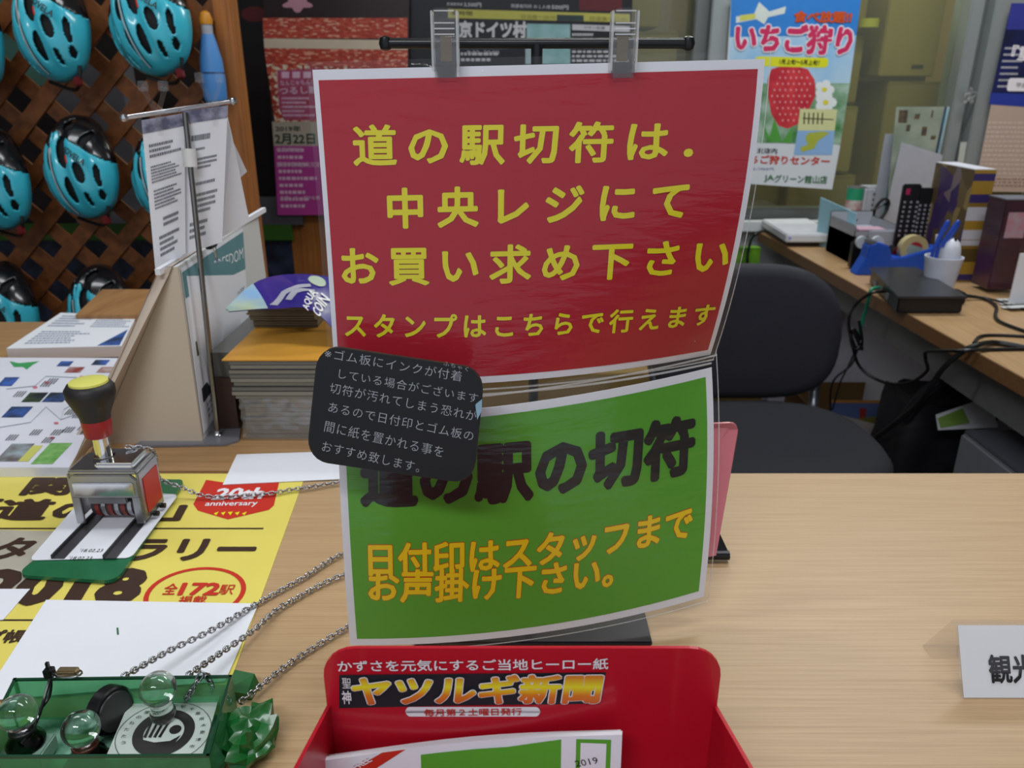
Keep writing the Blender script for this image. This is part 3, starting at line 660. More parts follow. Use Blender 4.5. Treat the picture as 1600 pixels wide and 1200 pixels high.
for k in range(4): lp.poly([(uc + x * ru, vc + y * rv) for x, y in ((-.62 + k * .16, .15), (-.58 + k * .2, -.3 - k * .04), (-.5 + k * .2, -.35 - k * .04), (-.52 + k * .16, .18))], ik, lo, 'feather', px=False)
lp.poly([(uc + x * ru, vc + y * rv) for x, y in ell(.35, -.1, .2, .16, 14)], ik, lo, 'swirl', px=False)
for i, ch in enumerate("うたたねの里　道の駅"):
    if ch == '　': continue
    a = radians(200 - i * 14); cx_, cy_ = uc + cos(a) * ru * 1.28, vc - sin(a) * rv * .97
    lp.text(ch, (cx_ - .028, cy_), (cx_ + .028, cy_), .05, ik, lo, px=False)
for i, ch in enumerate("千葉県木更津市"):
    a = radians(58 - i * 15); cx_, cy_ = uc + cos(a) * ru * 1.28, vc - sin(a) * rv * .97
    lp.text(ch, (cx_ - .028, cy_), (cx_ + .028, cy_), .05, ik, lo, px=False)
glass = mat('crystal', 'ffffff', .0, var=0, trans=1, ior=1.5)
def ball_stamp(px, py, z, label, s=1, red_=False):
    b = PZ(px, py, H + .033); x, y = b.x, b.y
    o = thing('glass_stamp', (x, y, H + .003), label, 'rubber stamp', 'glass handled stamps in the green tray')
    z0 = H + (.0152 if not red_ else .004)
    n_ = [(.0115, 0), (.012, .003), (.0105, .006), (.0075, .009), (.0065, .011), (.0073, .013), (.0062, .015)]
    if px > 200: n_ = [(.0055, -.0), (.0078, .003), (.0085, .006), (.0078, .009), (.0066, .0115), (.0072, .014), (.0060, .016)]
    obj('neck', MB().lathe((x, y, z0), n_, 24), glass if not red_ else mat('clear_amber', 'f2e6dc', .05, var=0, trans=1), o, smooth=True)
    r = .0118; zc_ = z0 + .015 + r * .95
    obj('ball', MB().lathe((x, y, zc_), [(r * sin(pi * k / 16), -r * cos(pi * k / 16)) for k in range(17)], 32), glass, o, smooth=True)
    if px < 200: obj('band', MB().lathe((x, y, z0 + .0115), [(.0078, 0), (.0082, .0005), (.0082, .0015), (.0078, .002)], 24), mat('band_black' if not red_ else 'band_brown', '151515' if not red_ else '4a1c14', .4), o, smooth=True)
    if px < 200: obj('rubber_block', BX(x - .014, x + .014, y - .01, y + .01, H + .0035, z0), mat('rubber_red', '5a2218', .5) if red_ else mat('rubber_green', '9cc0ae', .15, trans=.5), o, bevel=.001)
ball_stamp(250, 1092, 0, 'glass ball stamp standing on the round emblem plate in the green tray')
ball_stamp(125, 1133, 0, 'glass ball stamp with reddish base in the middle of the green tray', red_=True)
ball_stamp(32, 1130, 0, 'glass ball stamp with black band at the left end of the green tray')
# black disc and ties
dp = PZ(168, 1095, H + .028); dk_ = thing('ink_cap', (dp.x, dp.y, H + .003), 'round black cap standing on edge in the green stamp tray', 'cap')
r = .0165; ax = Vector((.93, -.35, .1)).normalized(); cc = Vector((dp.x, dp.y, H + .0035 + r))
obj('rim', MB().lathe(cc - ax * .005, [(r * .9, 0), (r, .001), (r, .009), (r * .93, .010)], 32, ax), black, dk_, smooth=True)
obj('face_ring', MB().lathe(cc + ax * .005, [(r * .82, 0), (r * .8, .0012)], 32, ax), mat('cap_grey', '3a3a3a', .3), dk_, smooth=True)
ties = thing('cable_tie', PZ(80, 1080, H + .036), 'black cable tie looped over the back wall of the green stamp tray', 'cable tie')
obj('strap', MB().tube(spline([PZ(42, 1160, H + .02), PZ(62, 1115, H + .03), PZ(78, 1062, H + .044), PZ(76, 1090, H + .032), PZ(52, 1120, H + .026)], 6), .0011, 6), black, ties, smooth=True)
t_ = PZ(77, 1050, H + .045); obj('head', BX(t_.x - .003, t_.x + .003, t_.y - .003, t_.y + .003, t_.z - .004, t_.z + .003), black, ties, bevel=.0006)
obj('tail', BX(t_.x - .001, t_.x + .001, t_.y - .001, t_.y + .001, t_.z + .003, t_.z + .008), black, ties)
rg = PZ(108, 1056, H + .04)
kk = thing('ring_clasp', rg, 'small gold and steel clasp on the back rim of the green stamp tray', 'clasp')
obj('ring', MB().tube([rg + Vector((cos(a) * .009, sin(a) * .004, .002)) for a in [2 * pi * i / 20 for i in range(20)]], .0008, 6, closed=True), chrome, kk, smooth=True)
obj('clasp', BX(rg.x - .007, rg.x + .007, rg.y - .003, rg.y + .003, rg.z + .001, rg.z + .006), mat('brass', '9a8a6a', .3, .8), kk, bevel=.001)
# crumpled green tape
gt = mat('green_tape', '1f7a35', .3, var=.3, scale=60, trans=.35, coat=.3)
cp = PZ(392, 1150, H + .012)
mb = MB(); n1, n2 = 12, 16
def lump(u, v):
    a = u * 2 * pi; b = v * pi; d = Vector((cos(a) * sin(b) * .0175, sin(a) * sin(b) * .026, -cos(b) * .013 + .0135)); w = 1 + .5 * noise.noise(Vector((cos(a) * sin(b) * 2.2, sin(a) * sin(b) * 2.2, cos(b) * 2.2)) + Vector((3, 1, 2)))
    return Vector((cp.x, cp.y, H)) + Vector((d.x * w, d.y * w, max(.0005, d.z * w)))
mb.grid(lump, 20, 12)
tag(obj('tape_lump', mb, gt, smooth=True), 'crumpled lump of green tape stuck to the counter right of the green stamp tray', 'tape')
cp2 = PZ(372, 1085, H)
tag(obj('tape_strip', MB().hexa([cp2 + Vector(q) for q in ((-.006, -.006, .0005), (.012, -.006, .0005), (.014, .008, .0005), (-.004, .01, .0005))], [cp2 + Vector(q) for q in ((-.006, -.006, .009), (.009, -.006, .006), (.011, .008, .012), (-.004, .01, .014))]), gt), 'small folded strip of green tape at the right rear corner of the green stamp tray', 'tape')

# ================================================================== NAME PLATE
b0 = PZ(1500, 1090, H); t0 = PX(1492, 972, b0.x); xe = b0.x + .16
n_p = thing('name_plate', (b0.x + .08, b0.y, H), 'clear acrylic tent name plate with a white card and black Japanese characters', 'name plate')
ap = [Vector((b0.x, b0.y, H)), Vector((b0.x, t0.y, t0.z)), Vector((b0.x, 2 * t0.y - b0.y + .006, H))]
def slab(a, b, th, nm):
    d = (b - a).normalized(); n = Vector((0, -d.z, d.y)) * th
    obj(nm, MB().hexa([a, b, b + n, a + n], [p + Vector((xe - b0.x, 0, 0)) for p in (a, b, b + n, a + n)]), acryl, n_p, bevel=.0004)
slab(ap[0], ap[1], .0018, 'front_pane'); slab(ap[1] + Vector((0, .003, 0)), ap[2], -.0018, 'back_pane')
obj('foot_lip', BX(b0.x, xe, ap[2].y - .014, ap[2].y, H, H + .0016), acryl, n_p)
off = Vector((0, .0025, 0))
cs = flat(ap[1] + Vector((.002, 0, -.002)) + off * 0 - Vector((0, .0012, 0)), Vector((xe, ap[1].y - .0012, ap[1].z - .002)), Vector((xe, ap[0].y - .0012, H + .001)), ap[0] + Vector((.002, -.0012, .001)))
cs.base('card', mat('card_white', 'dcdde0', .3, var=.01, coat=.4), n_p, .0006)
cs.text("観光", (1545, 1045), (1616, 1045), 43, M_INK, n_p, bold=.03)

# ================================================================== LEFT: tent board and pole stand
xb = -.387
A0, A1 = PX(277, 417, xb), PX(403, 337, xb - .012)
B0 = PZ(317, 693, H); B1 = Vector((A1.x + .005, A1.y, H))
be = mat('board_beige', 'c6b8a6', .55, var=.03, scale=6)
td = thing('tent_sign', ((B0.x - .06), 1.05, H), 'beige tent shaped board with a white and teal poster on its right face', 'tent sign')
ap0 = PY(270, 417, A0.y)
base_l = PZ(150, 693, H)
obj('end_panel', MB().prism([ap0, A0, Vector((B0.x, B0.y, H)), base_l], (0, .004, 0)), be, td)
fa = [A0, A1, Vector((B0.x + .0, A1.y, H + .06)), Vector((B0.x, B0.y, H))]
obj('front_board', MB().hexa([A0, A1, Vector((A1.x + .004, A1.y, H)), Vector((B0.x, B0.y + .004, H))], [p - Vector((.005, 0, 0)) for p in (A0, A1, Vector((A1.x + .004, A1.y, H)), Vector((B0.x, B0.y + .004, H)))]), mat('board_white', 'cfd0cf', .5, var=.02), td)
bl2 = Vector((base_l.x - .018, base_l.y + .09, H))
obj('back_board', MB().hexa([A0 + Vector((-.012, .004, 0)), A1 + Vector((-.01, 0, 0)), Vector((bl2.x - .0, A1.y, H)), Vector((base_l.x - .03, base_l.y - .002, H))], [p + Vector((.004, 0, 0)) for p in (A0 + Vector((-.012, .004, 0)), A1 + Vector((-.01, 0, 0)), Vector((bl2.x, A1.y, H)), Vector((base_l.x - .03, base_l.y - .002, H)))]), mat('board_beige_light', 'c2b2a4', .55, var=.03, scale=6), td)
E1, E0 = PX(410, 331, xb - .012), PX(243, 430, xb - .02)
obj('side_flap', MB().prism([PY(246, 425, A0.y - .004), ap0 - Vector((0, .004, 0)), base_l - Vector((0, .004, -.001)), PZ(112, 728, H + .013)], (0, .003, 0)), mat('board_beige_light', 'c2b2a4', .55, var=.03, scale=6), td)
obj('top_ledge', MB().hexa([E0, E1, E1 + Vector((.006, 0, 0)), E0 + Vector((.006, 0, 0))], [p + Vector((0, 0, .007)) for p in (E0, E1, E1 + Vector((.006, 0, 0)), E0 + Vector((.006, 0, 0)))]), white, td)
ps = flat(A0 + (A1 - A0) * .02 + Vector((.0015, 0, -.004)), A0 + (A1 - A0) * .74 + Vector((.0015, 0, -.004)), Vector((B0.x + .0008, A0.y + (A1.y - A0.y) * .56, H + .035)), Vector((B0.x + .0015, B0.y + .004, H + .012)))
ps.base('poster', white, td, .0005)
teal = mat('teal_print', '5d8a90', .5, var=.05)
ps.poly([(0, .02), (1, .02), (1, .30), (0, .17)], teal, td, px=False); ps.poly([(.4, .48), (.92, .48), (.92, .54), (.4, .54)], mat('pale_teal', '9dbcbc', .5), td, px=False)
ps.text("FREEDOM", (.45, .12), (.97, .17), .08, white, td, px=False); ps.text("Community", (.45, .42), (.95, .42), .05, teal, td, px=False)
ps.text("¥100", (.35, .72), (.8, .70), .11, redink, td, px=False); ps.poly([(.05, .45), (.22, .45), (.22, .54), (.05, .54)], mat('olive_photo', '4c5230', .5), td, px=False); ps.poly([(.05, .74), (.2, .74), (.2, .83), (.05, .83)], mat('dark_photo', '30343a', .5), td, px=False)
ps.fine(.1, .86, .9, .97, 3, mat('grey_print', '9a9ca4', .6), td)
# small spring clip on ledge
cl = PX(330, 385, xb + .01)
sc = thing('bulldog_clip', cl, 'small metal bulldog clip on the top ledge of the tent board', 'clip')
obj('jaw', BX(cl.x - .004, cl.x + .004, cl.y - .01, cl.y + .012, cl.z - .002, cl.z + .006), mat('clip_black', '1b1b1d', .3, .4), sc, bevel=.001)
for d in (1, -1): obj('lever', MB().tube(spline([cl + Vector((.003, -.003, 0)), cl + Vector((.004, -.001, d * .014)), cl + Vector((.004, .003, d * .022)), cl + Vector((.004, .005, d * .012)), cl + Vector((.003, .006, 0))], 5), .0008, 6), chrome, sc, smooth=True)
# pole stand
pb = PZ(341, 684, H); pt = PX(289, 176, pb.x + .004)
po = thing('clip_stand', pb, 'thin chrome pole stand with a tilted crossbar holding printed price sheets', 'sign stand')
obj('base_plate', MB().hexa([PZ(*q, H + .0005) for q in ((208, 700), (352, 697), (374, 690), (378, 660), (368, 636), (312, 636))], [PZ(*q, H + .0005) + Vector((0, 0, .003)) for q in ((208, 700), (352, 697), (374, 690), (378, 660), (368, 636), (312, 636))]), film('smoke_acrylic', 'a8a8b0', .35, .1), po)
obj('pole', MB().cyl(pb + Vector((0, 0, .003)), pt, .0032, n=16), mat('pole_steel', '8a8884', .22, 1, var=0), po, smooth=True)
mid = pb.lerp(pt, .72)
obj('upper_tube', MB().cyl(mid, pt, .0026, n=16), chrome, po, smooth=True)
obj('screw_foot', MB().lathe(pb + Vector((0, 0, .003)), [(.006, 0), (.006, .002), (.004, .004), (.0035, .007)], 16), chrome, po, smooth=True)
m2 = PX(294, 258, mid.x); m3 = PX(292, 232, mid.x)
jn = PY(295, 245, pt.y); dirp = (pt - pb).normalized()
obj('height_collar', MB().cyl(pb + dirp * ((jn - pb).length - .011), pb + dirp * ((jn - pb).length + .009), .0075, n=20), mat('collar_white', 'dcdcdc', .4), po, smooth=True)
bl_, br_ = PY(194, 184, pt.y - .02), PY(364, 158, pt.y + .04)
obj('crossbar', MB().cyl(bl_, br_, .0026, n=14), chrome, po, smooth=True)
for p in (bl_, br_): obj('end_knob', MB().lathe(p - Vector((0, 0, .0045)), [(.001, 0), (.004, .0015), (.005, .0045), (.004, .0075), (.001, .009)], 14), chrome, po, smooth=True)
def small_clip(px, py, Y, label):
    p = PY(px, py, Y); o = thing('acrylic_clip', p, label, 'clip', 'clear clips on the chrome crossbar')
    for s_ in (-1, 1):
        obj('jaw', MB().tube(spline([p + Vector((s_ * .011, 0, .026)), p + Vector((s_ * .009, 0, .018)), p + Vector((s_ * .003, 0, .004)), p + Vector((-s_ * .001, 0, -.012)), p + Vector((-s_ * .0005, 0, -.024))], 4), [.0035] * 4 + [.0028] * 13, 6), acryl, o, smooth=True)
        obj('thumb_pad', BX(p.x + s_ * .011 - .005, p.x + s_ * .011 + .005, Y - .004, Y + .002, p.z + .022, p.z + .033), acryl, o, bevel=.001)
small_clip(246, 176, pt.y - .016, 'left clear clip on the chrome crossbar over the price sheets')
small_clip(333, 162, pt.y + .01, 'right clear clip on the chrome crossbar over the price sheets')
pr = mat('print_grey', '6c6e76', .6, var=0)
def hang(q, Ys, label, blocks, dark=True, nm='price_sheet'):
    pts = [PY(x, y, Y) for (x, y), Y in zip(q, Ys)]; s = flat(*pts); o = thing(nm, (pts[2] + pts[3]) / 2, label, 'printed sheet'); s.base('sheet', white, o, .001)
    if dark: s.poly([(0, 0), (1, 0), (1, .085), (0, .085)], mat('sheet_header', '55566e', .5, h2='9a9ab0', scale=80), o, 'header', px=False)
    for b in blocks: s.fine(*b, pr, o)
    return s, o
Yh = pt.y
hs1, oo = hang(((221, 188), (288, 177), (290, 396), (243, 424)), (Yh - .012, Yh, Yh, Yh - .012), 'long white price sheet with boxed grey print on the left under the chrome crossbar', ((.12, .16, .95, .26, 3), (.12, .30, .95, .42, 6), (.15, .46, .95, .60, 6), (.35, .66, .9, .74, 2), (.2, .78, .9, .94, 4)))
hs2, oo = hang(((286, 174), (356, 165), (347, 378), (283, 400)), (Yh + .004, Yh + .012, Yh + .012, Yh + .004), 'white price sheet with larger print on the right under the chrome crossbar', ((.2, .17, .9, .24, 1), (.2, .26, .7, .29, 1), (.35, .33, .85, .42, 3), (.2, .5, .95, .54, 1), (.3, .58, .9, .74, 4), (.2, .78, .8, .92, 3)))
hs3, oo = hang(((352, 170), (362, 215), (390, 345), (346, 372)), (Yh + .03, Yh + .03, Yh + .05, Yh + .03), 'curling white sheet hanging behind the right price sheet', (), False, 'curled_sheet')
hs4, oo = hang(((345, 180), (366, 225), (386, 268), (352, 300)), (Yh + .06, Yh + .06, Yh + .07, Yh + .06), 'small folded leaflet behind the curling white sheet', (), False, 'folded_leaflet')

# ================================================================== LEAFLET PAD, BOOKLETS
pd = cflat((-250, 558), (210, 560), (108, 731), (-420, 731), H + .012)
po2 = thing('map_pad', pd.S(.5, .5) - Vector((0, 0, .012)), 'white tear off pad of illustrated road maps lying at the left of the counter', 'map pad')
pd.base('pages', white, po2, .0115); MP = po2
pd.base('top_sheet', mat('map_sheet', 'dadbe6', .45, var=.02), po2, .0003, lift=.0004)
def pq(x0, y0, x1, y1, m, sk=22, s=pd, o=None, nm='print', lift=.0008):
    k = (y1 - y0) * .95; s.poly([(x0 + k, y0), (x1 + k, y0), (x1, y1), (x0, y1)], m, o or po2, nm, lift=lift)
ph1, ph2, ph3 = mat('photo_blue', '3f62b0', .5, h2='27303a', scale=40), mat('photo_green', '4c6038', .5, h2='22282c', scale=40), mat('photo_red', '8a3a34', .5, h2='c0b4b4', scale=40)
for a in ((88, 565, 108, 573, ph1), (100, 574, 125, 583, ph3), (142, 563, 165, 571, ph1), (150, 574, 172, 583, ph3), (-5, 590, 18, 604, ph1), (33, 614, 62, 629, ph2), (65, 614, 98, 629, ph1), (2, 636, 36, 653, ph1), (-8, 694, 28, 722, mat('photo_brown', '5a4a42', .5, h2='9aa8b0', scale=40)), (48, 693, 82, 726, mat('map_green', '5f9a48', .5, h2='8ab870', scale=80))): pq(*a)
pq(28, 697, 44, 722, mat('map_yellow', 'c8c86a', .5))
pd.poly([(15, 565), (30, 568), (62, 565), (52, 570), (42, 578), (36, 574), (22, 574)], mat('leaf_green', '3f9a5a', .5), MP, 'map_shape', lift=.0008)
for pth in (((0, 668), (48, 660), (72, 636), (95, 656), (140, 640)), ((10, 608), (55, 603), (72, 588), (120, 590), (135, 600)), ((95, 656), (100, 640), (120, 628))):
    for a, b in zip(pth, pth[1:]): pd.poly([a, (b[0], b[1]), (b[0], b[1] + 1.3), (a[0], a[1] + 1.3)], mat('route_grey', '8a94a0', .5), MP, 'route', lift=.0007)
gb = mat('label_print', '55565e', .6)
for (x, y) in ((62, 596), (70, 592), (112, 596), (125, 606), (140, 598), (20, 612), (100, 640), (112, 645), (45, 672), (64, 684), (78, 672), (96, 668), (8, 680), (120, 664)):
    for k in range(4): pq(x + k * 4, y, x + k * 4 + 2, y + 9, gb, lift=.0009)
for (x, y) in ((74, 599), (128, 590), (88, 662), (82, 685), (55, 606)): pd.poly(ell(x, y, 4, 2, 10), mat('dot_pink', 'c87080', .5), MP, 'marker', lift=.0009)

bk = cflat((95, 489), (214, 493), (190, 541), (10, 545), H + .022)
boo = thing('booklet_pile', bk.S(.5, .5) - Vector((0, 0, .02)), 'pile of white printed booklets with a dark blue picture corner behind the map pad', 'booklet')
bk.base('pages', mat('page_edge', 'c9beb8', .6, stretch=(1, 1, 60)), boo, .018); bk.base('cover', white, boo, .0004, lift=.0005)
bk.fine(.08, .08, .5, .45, 5, mat('print_blue_grey', '9aa2b4', .6), boo, .6, .0008); bk.fine(.55, .08, .98, .45, 6, MATS['print_blue_grey'], boo, .6, .0008); bk.fine(.1, .55, .7, .92, 6, MATS['print_blue_grey'], boo, .6, .0008)
bk.poly([(.98, .5), (.78, .98), (.98, .98)], ph1, boo, 'picture', px=False, lift=.0009)
# low wooden box behind
wb = cflat((160, 452), (250, 452), (235, 492), (118, 492), H + .03)
tag(obj('wooden_riser', MB().hexa([wb.S(0, 1), wb.S(1, 1), wb.S(1, 0), wb.S(0, 0)], [p - Vector((0, 0, .03)) for p in (wb.S(0, 1), wb.S(1, 1), wb.S(1, 0), wb.S(0, 0))]), wood('riser_wood', 'a67a4c', '8e6238', (30, 5, 5), .5)), 'low brown wooden riser behind the booklet pile and beige tent board', 'box')

# ================================================================== MAGAZINE STACK
sx0, sx1, sy0, sy1 = -.345, -.10, .897, 1.11
pgc = ['7d7a70', '8a877c', '6e6c66', '90897a', '7a7870', '86847c']
zz = H + .056
wrapm = mat('page_grey', '6b6a66', .6, stretch=(1, 1, 40), scale=20, h2='54544f')
wr = thing('wrapped_bundle', ((sx0 + sx1) / 2, 1.0, H), 'shrink wrapped bundle of booklets at the bottom of the stack beside the chrome pole', 'bundle')
for k in range(9): obj('booklet', BX(sx0 + .012 + random.uniform(-.002, .002), sx1, sy0 + .004 + random.uniform(-.001, .001), sy1 - .004, H + .001 + k * .006, H + .0064 + k * .006), wrapm, wr, bevel=.0005)
def wrinkle(u, v):
    if u < .12: p = Vector((sx0 + .0095, sy0 + .06 * (1 - u / .12) + .001, 0))
    else: p = Vector((sx0 + .0095 + (sx1 - sx0) * (u - .12) / .88, sy0 + .001, 0))
    p.z = H + .001 + .0555 * v; k = noise.noise(Vector((u * 9, v * 3, 1))) * .003 + noise.noise(Vector((u * 25 + v * 8, v * 9 - u * 10, 4))) * .003
    return p + Vector((-abs(k) if u < .12 else 0, -abs(k), 0))
obj('plastic_wrap', MB().grid(wrinkle, 60, 16), film('wrap_film', 'ffffff', .10, .16, .12), wr, smooth=True)
for k in range(9):
    j = random.uniform(-.002, .002); z0 = zz + k * .0056
    lab = ('topmost' if k == 8 else 'lowest') if k in (0, 8) else ('second', 'third', 'fourth', 'fifth', 'sixth', 'seventh', 'eighth')[k - 1]
    o = thing('magazine', ((sx0 + sx1) / 2, 1.0, z0), f'grey edged magazine {lab + " from the bottom" if k not in (0, 8) else lab} in the loose pile under the orange sheet', 'magazine', 'magazines in the stack beside the pole')
    obj('pages', BX(sx0 + .004 + j, sx1, sy0 + j, sy1, z0, z0 + .0046), mat('pages_%d' % (k % 3), pgc[k % 6], .6, stretch=(1, 1, 50), scale=20), o)
    obj('cover', BX(sx0 + .0035 + j, sx1, sy0 - .0003 + j, sy1, z0 + .0046, z0 + .0052), mat('cover_dark', '3f3f40', .4), o)
zo = zz + 9 * .0056
tag(obj('orange_envelope', BX(sx0 - .004, sx1, sy0 - .003, sy1, zo, zo + .0016), mat('envelope_orange', 'd79a36', .5, var=.06, scale=12)), 'orange yellow envelope lying on top of the magazine stack', 'envelope')
zo += .0016
fx = [PZ(395, 512, zo), PZ(492, 515, zo)]
for k in range(8):
    j = random.uniform(-.002, .002); z0 = zo + .0003 + k * .0036
    o = thing('folded_leaflet', (fx[0].x + .035, fx[0].y + .04, z0), 'brown folded leaflet in the small pile on the orange envelope, ' + ('lowest', 'second from the bottom', 'third from the bottom', 'fourth from the bottom', 'fourth from the top', 'third from the top', 'second from the top', 'topmost')[k], 'leaflet', 'folded leaflets on the orange envelope')
    x0, x1 = fx[0].x + j - (.003 if k > 4 else 0), fx[1].x + j; y0 = fx[0].y + j
    mb = MB().box(x0, x1, y0, y0 + .07, z0, z0 + .0012).box(x0, x1, y0 + .001, y0 + .07, z0 + .0018, z0 + .0029).cyl((x0, y0 + .0, z0 + .0015), (x0, y0 + .07, z0 + .0015), .0015, n=8)
    obj('folded_sheet', mb, mat('kraft_%d' % (k % 2), '8a7c62' if k % 2 else '7a6c54', .6), o)
# drooping purple bag
PP = [[(352, 483, .93), (405, 438, 1.03), (475, 428, 1.06), (560, 440, 1.06)], [(356, 485, .92), (420, 462, .985), (480, 455, .99), (560, 500, .99)], [(358, 487, .915), (430, 482, .95), (492, 487, .945), (560, 560, .93)]]
def BZ(u, v):
    def crv(r): 
        P = [PY(*q) for q in r]; t = u * 3; i = min(2, int(t)); t -= i; p0, p1, p2, p3 = P[max(0, i - 1)], P[i], P[i + 1], P[min(3, i + 2)]
        return .5 * ((2 * p1) + (p2 - p0) * t + (2 * p0 - 5 * p1 + 4 * p2 - p3) * t * t + (3 * p1 - p0 - 3 * p2 + p3) * t ** 3)
    a, b, c = crv(PP[0]), crv(PP[1]), crv(PP[2]); v2 = v
    return a * (2 * (v2 - .5) * (v2 - 1)) + b * (-4 * v2 * (v2 - 1)) + c * (2 * v2 * (v2 - .5))
bs = Sheet(BZ, .2, .08, 8)
bg = thing('coin_leaflet', BZ(.5, 1), 'glossy purple leaflet with white lettering drooping over the folded brown leaflets', 'leaflet')
bs.base('sheet', mat('purple_print', '3a2a8a', .3, coat=.4, h2='2e2378', scale=12), bg, .0008, 18, 8)
bs.base('blue_end', mat('sky_print', '8ab0d8', .35, coat=.3, h2='b8c49a', scale=14), bg, .0001, 6, 8, 0, .28, 0, 1, .0005)
bs.poly([(.3, .85), (.45, .5), (.7, .28), (.7, .36), (.48, .6), (.36, .9)], mat('silver_print', 'a8a8b4', .4), bg, 'swoosh', px=False, lift=.0008)
bs.poly([(.45, .75), (.55, .5), (.72, .4), (.72, .44), (.58, .6), (.5, .8)], MATS['silver_print'], bg, 'swoosh', px=False, lift=.0008)
bs.poly(ell(.74, .16, .05, .12, 14), mat('pale_disc', 'b4c4b0', .4), bg, 'disc', px=False, lift=.0008)
bs.text("AQUA", (478, 484), (492, 456), 7, wi, bg, bold=.03, lift=.001); bs.text("COIN", (494, 492), (509, 464), 8, wi, bg, bold=.03, lift=.001)
# dark block added for the shaded gap between tent board and magazines
g1 = PZ(350, 560, H + .085)
tag(obj('shaded_gap_block', BX(B0.x + .006, sx0 - .006, .925, 1.2, H, H + .072), mat('gap_shade_brown', '3a2822', .5)), 'dark brown block standing in for the shaded gap between chrome pole and magazine stack', 'box')
tag(obj('smoky_case', BX(B0.x + .007, sx0 - .007, .93, 1.19, H + .0725, H + .105), mat('smoky_grey', '56544f', .25, coat=.3, h2='45443f', scale=9)), 'smoky grey plastic case on the dark gap block beside the orange envelope', 'case')

# ================================================================== HELMETS
teal_s = mat('helmet_teal', '3cbcd2', .25, var=.02, coat=.6)
blk_s = mat('helmet_black', '131316', .22, coat=.5, var=.05)
lin = mat('helmet_liner', '101214', .8)
VENTS = []
for s_ in (-1, 1):
    VENTS += [(s_ * .21, .20, .10, .37, -s_ * .06), (s_ * .17, -.50, .075, .30, s_ * .12), (s_ * .40, -.70, .05, .17, s_ * .35), (s_ * .48, -.22, .09, .24, s_ * .05), (s_ * .64, -.64, .045, .13, s_ * .6), (s_ * .77, -.30, .06, .26, s_ * .3), (s_ * .30, .74, .13, .16, s_ * .3), (s_ * .68, .42, .09, .20, s_ * .6)]
VENTS += [(0, .52, .05, .14, 0)]
def hp(a, b, k=1.0, ridge=True):
    r2 = min(1, a * a + b * b); h = sqrt(max(0, 1 - r2))
    rg = (.004 * cos(a * 15) * h + .003 * cos(a * 6)) if ridge else 0
    return Vector((a * .099 * k * (1 - .10 * b), -(h * .085 + rg) * k, b * .120 * k))
def vent(a, b):
    for ca, cb_, ra, rb_, t in VENTS:
        x, y = a - ca, b - cb_; x, y = x * cos(t) - y * sin(t), x * sin(t) + y * cos(t)
        if (x / ra) ** 2 + (y / rb_) ** 2 * (1 + .5 * abs(y / rb_)) < 1: return True
    return False
def build_helmet(loc, label):
    o = thing('bike_helmet', loc, label, 'helmet', 'teal helmets hanging on the trellis')
    NR, NT = 60, 180; P = {}; tm, bm_ = MB(), MB()
    pt_ = lambda i, j: ((i / NR) * cos(2 * pi * j / NT), (i / NR) * sin(2 * pi * j / NT))
    L0 = Vector(loc)
    def emit(mbx, test):
        idx = {}
        for i in range(1, NR):
            for j in range(NT):
                a, b = pt_(i + .5, j + .5)
                if vent(a, b) or not test(a, b): continue
                q = []
                for ii, jj in ((i, j), (i + 1, j), (i + 1, (j + 1) % NT), (i, (j + 1) % NT)):
                    if (ii, jj) not in idx: idx[(ii, jj)] = len(mbx.v); mbx.v.append(L0 + hp(*pt_(ii, jj)))
                    q.append(idx[(ii, jj)])
                mbx.f.append(q); mbx.m.append(0)
    rear = lambda a, b: b > .62 - .78 * max(0, abs(a) - .12) - .25 * max(0, 1 - abs(abs(a) - .22) * 9)
    emit(tm, lambda a, b: not rear(a, b)); emit(bm_, rear)
    A = obj('shell', tm, teal_s, o, smooth=True, rec=False); B = obj('rear_shell', bm_, blk_s, o, smooth=True, rec=False)
    for q in (A, B):
        md = q.modifiers.new('thick', 'SOLIDIFY'); md.thickness = .006; md.offset = -1 if q.data.polygons[0].normal.y < 0 else 1
    inner = MB()
    inner.grid(lambda u, v: L0 + hp(v * cos(2 * pi * u), v * sin(2 * pi * u), .90, False), 48, 12)
    obj('liner', inner, lin, o, smooth=True)
    for dx, m, w in ((-.006, mat('stripe_white', 'c8ccd0', .4), .0016), (.0, blk_s, .0013)):
        pts = [L0 + hp((dx / .098) + .0 + .02 * b, b) + Vector((0, -.0005, 0)) for b in [(.3 - 1.2 * k / 14) for k in range(15)]]
        obj('stripe', MB().tube(pts, w, 5), m, o, smooth=True)
    hsht = Sheet(lambda u, v: L0 + hp(.36 + .38 * u - .07 * v, .33 - .36 * u - .09 * v, 1.0, False) - Vector((0, .0055, 0)), .055, .011, 4)
    hsht.tw = L0 + Vector((.05, -.4, 0))
    hsht.text("NOVELA", (0, .5), (1, .5), 1, M_INK, o, bold=.03, lift=.0015, px=False, name='lettering')
    red_t = MB().tube([L0 + hp(.33, b) + Vector((0, -.001, 0)) for b in (.12, .05, -.02)], .002, 5)
    obj('red_mark', red_t, redink, o)
    strap = spline([L0 + Vector((-.05, -.01, -.11)), L0 + Vector((.0, .01, -.135)), L0 + Vector((.045, -.01, -.128)), L0 + Vector((.06, -.015, -.10))], 6)
    obj('chin_strap', MB().tube(strap, .004, 6), black, o, smooth=True)
    obj('buckle', BX(loc[0] + .035, loc[0] + .052, loc[1] - .018, loc[1] - .006, loc[2] - .14, loc[2] - .12), mat('buckle_red', '6a1a1e', .4), o, bevel=.002)
    return o
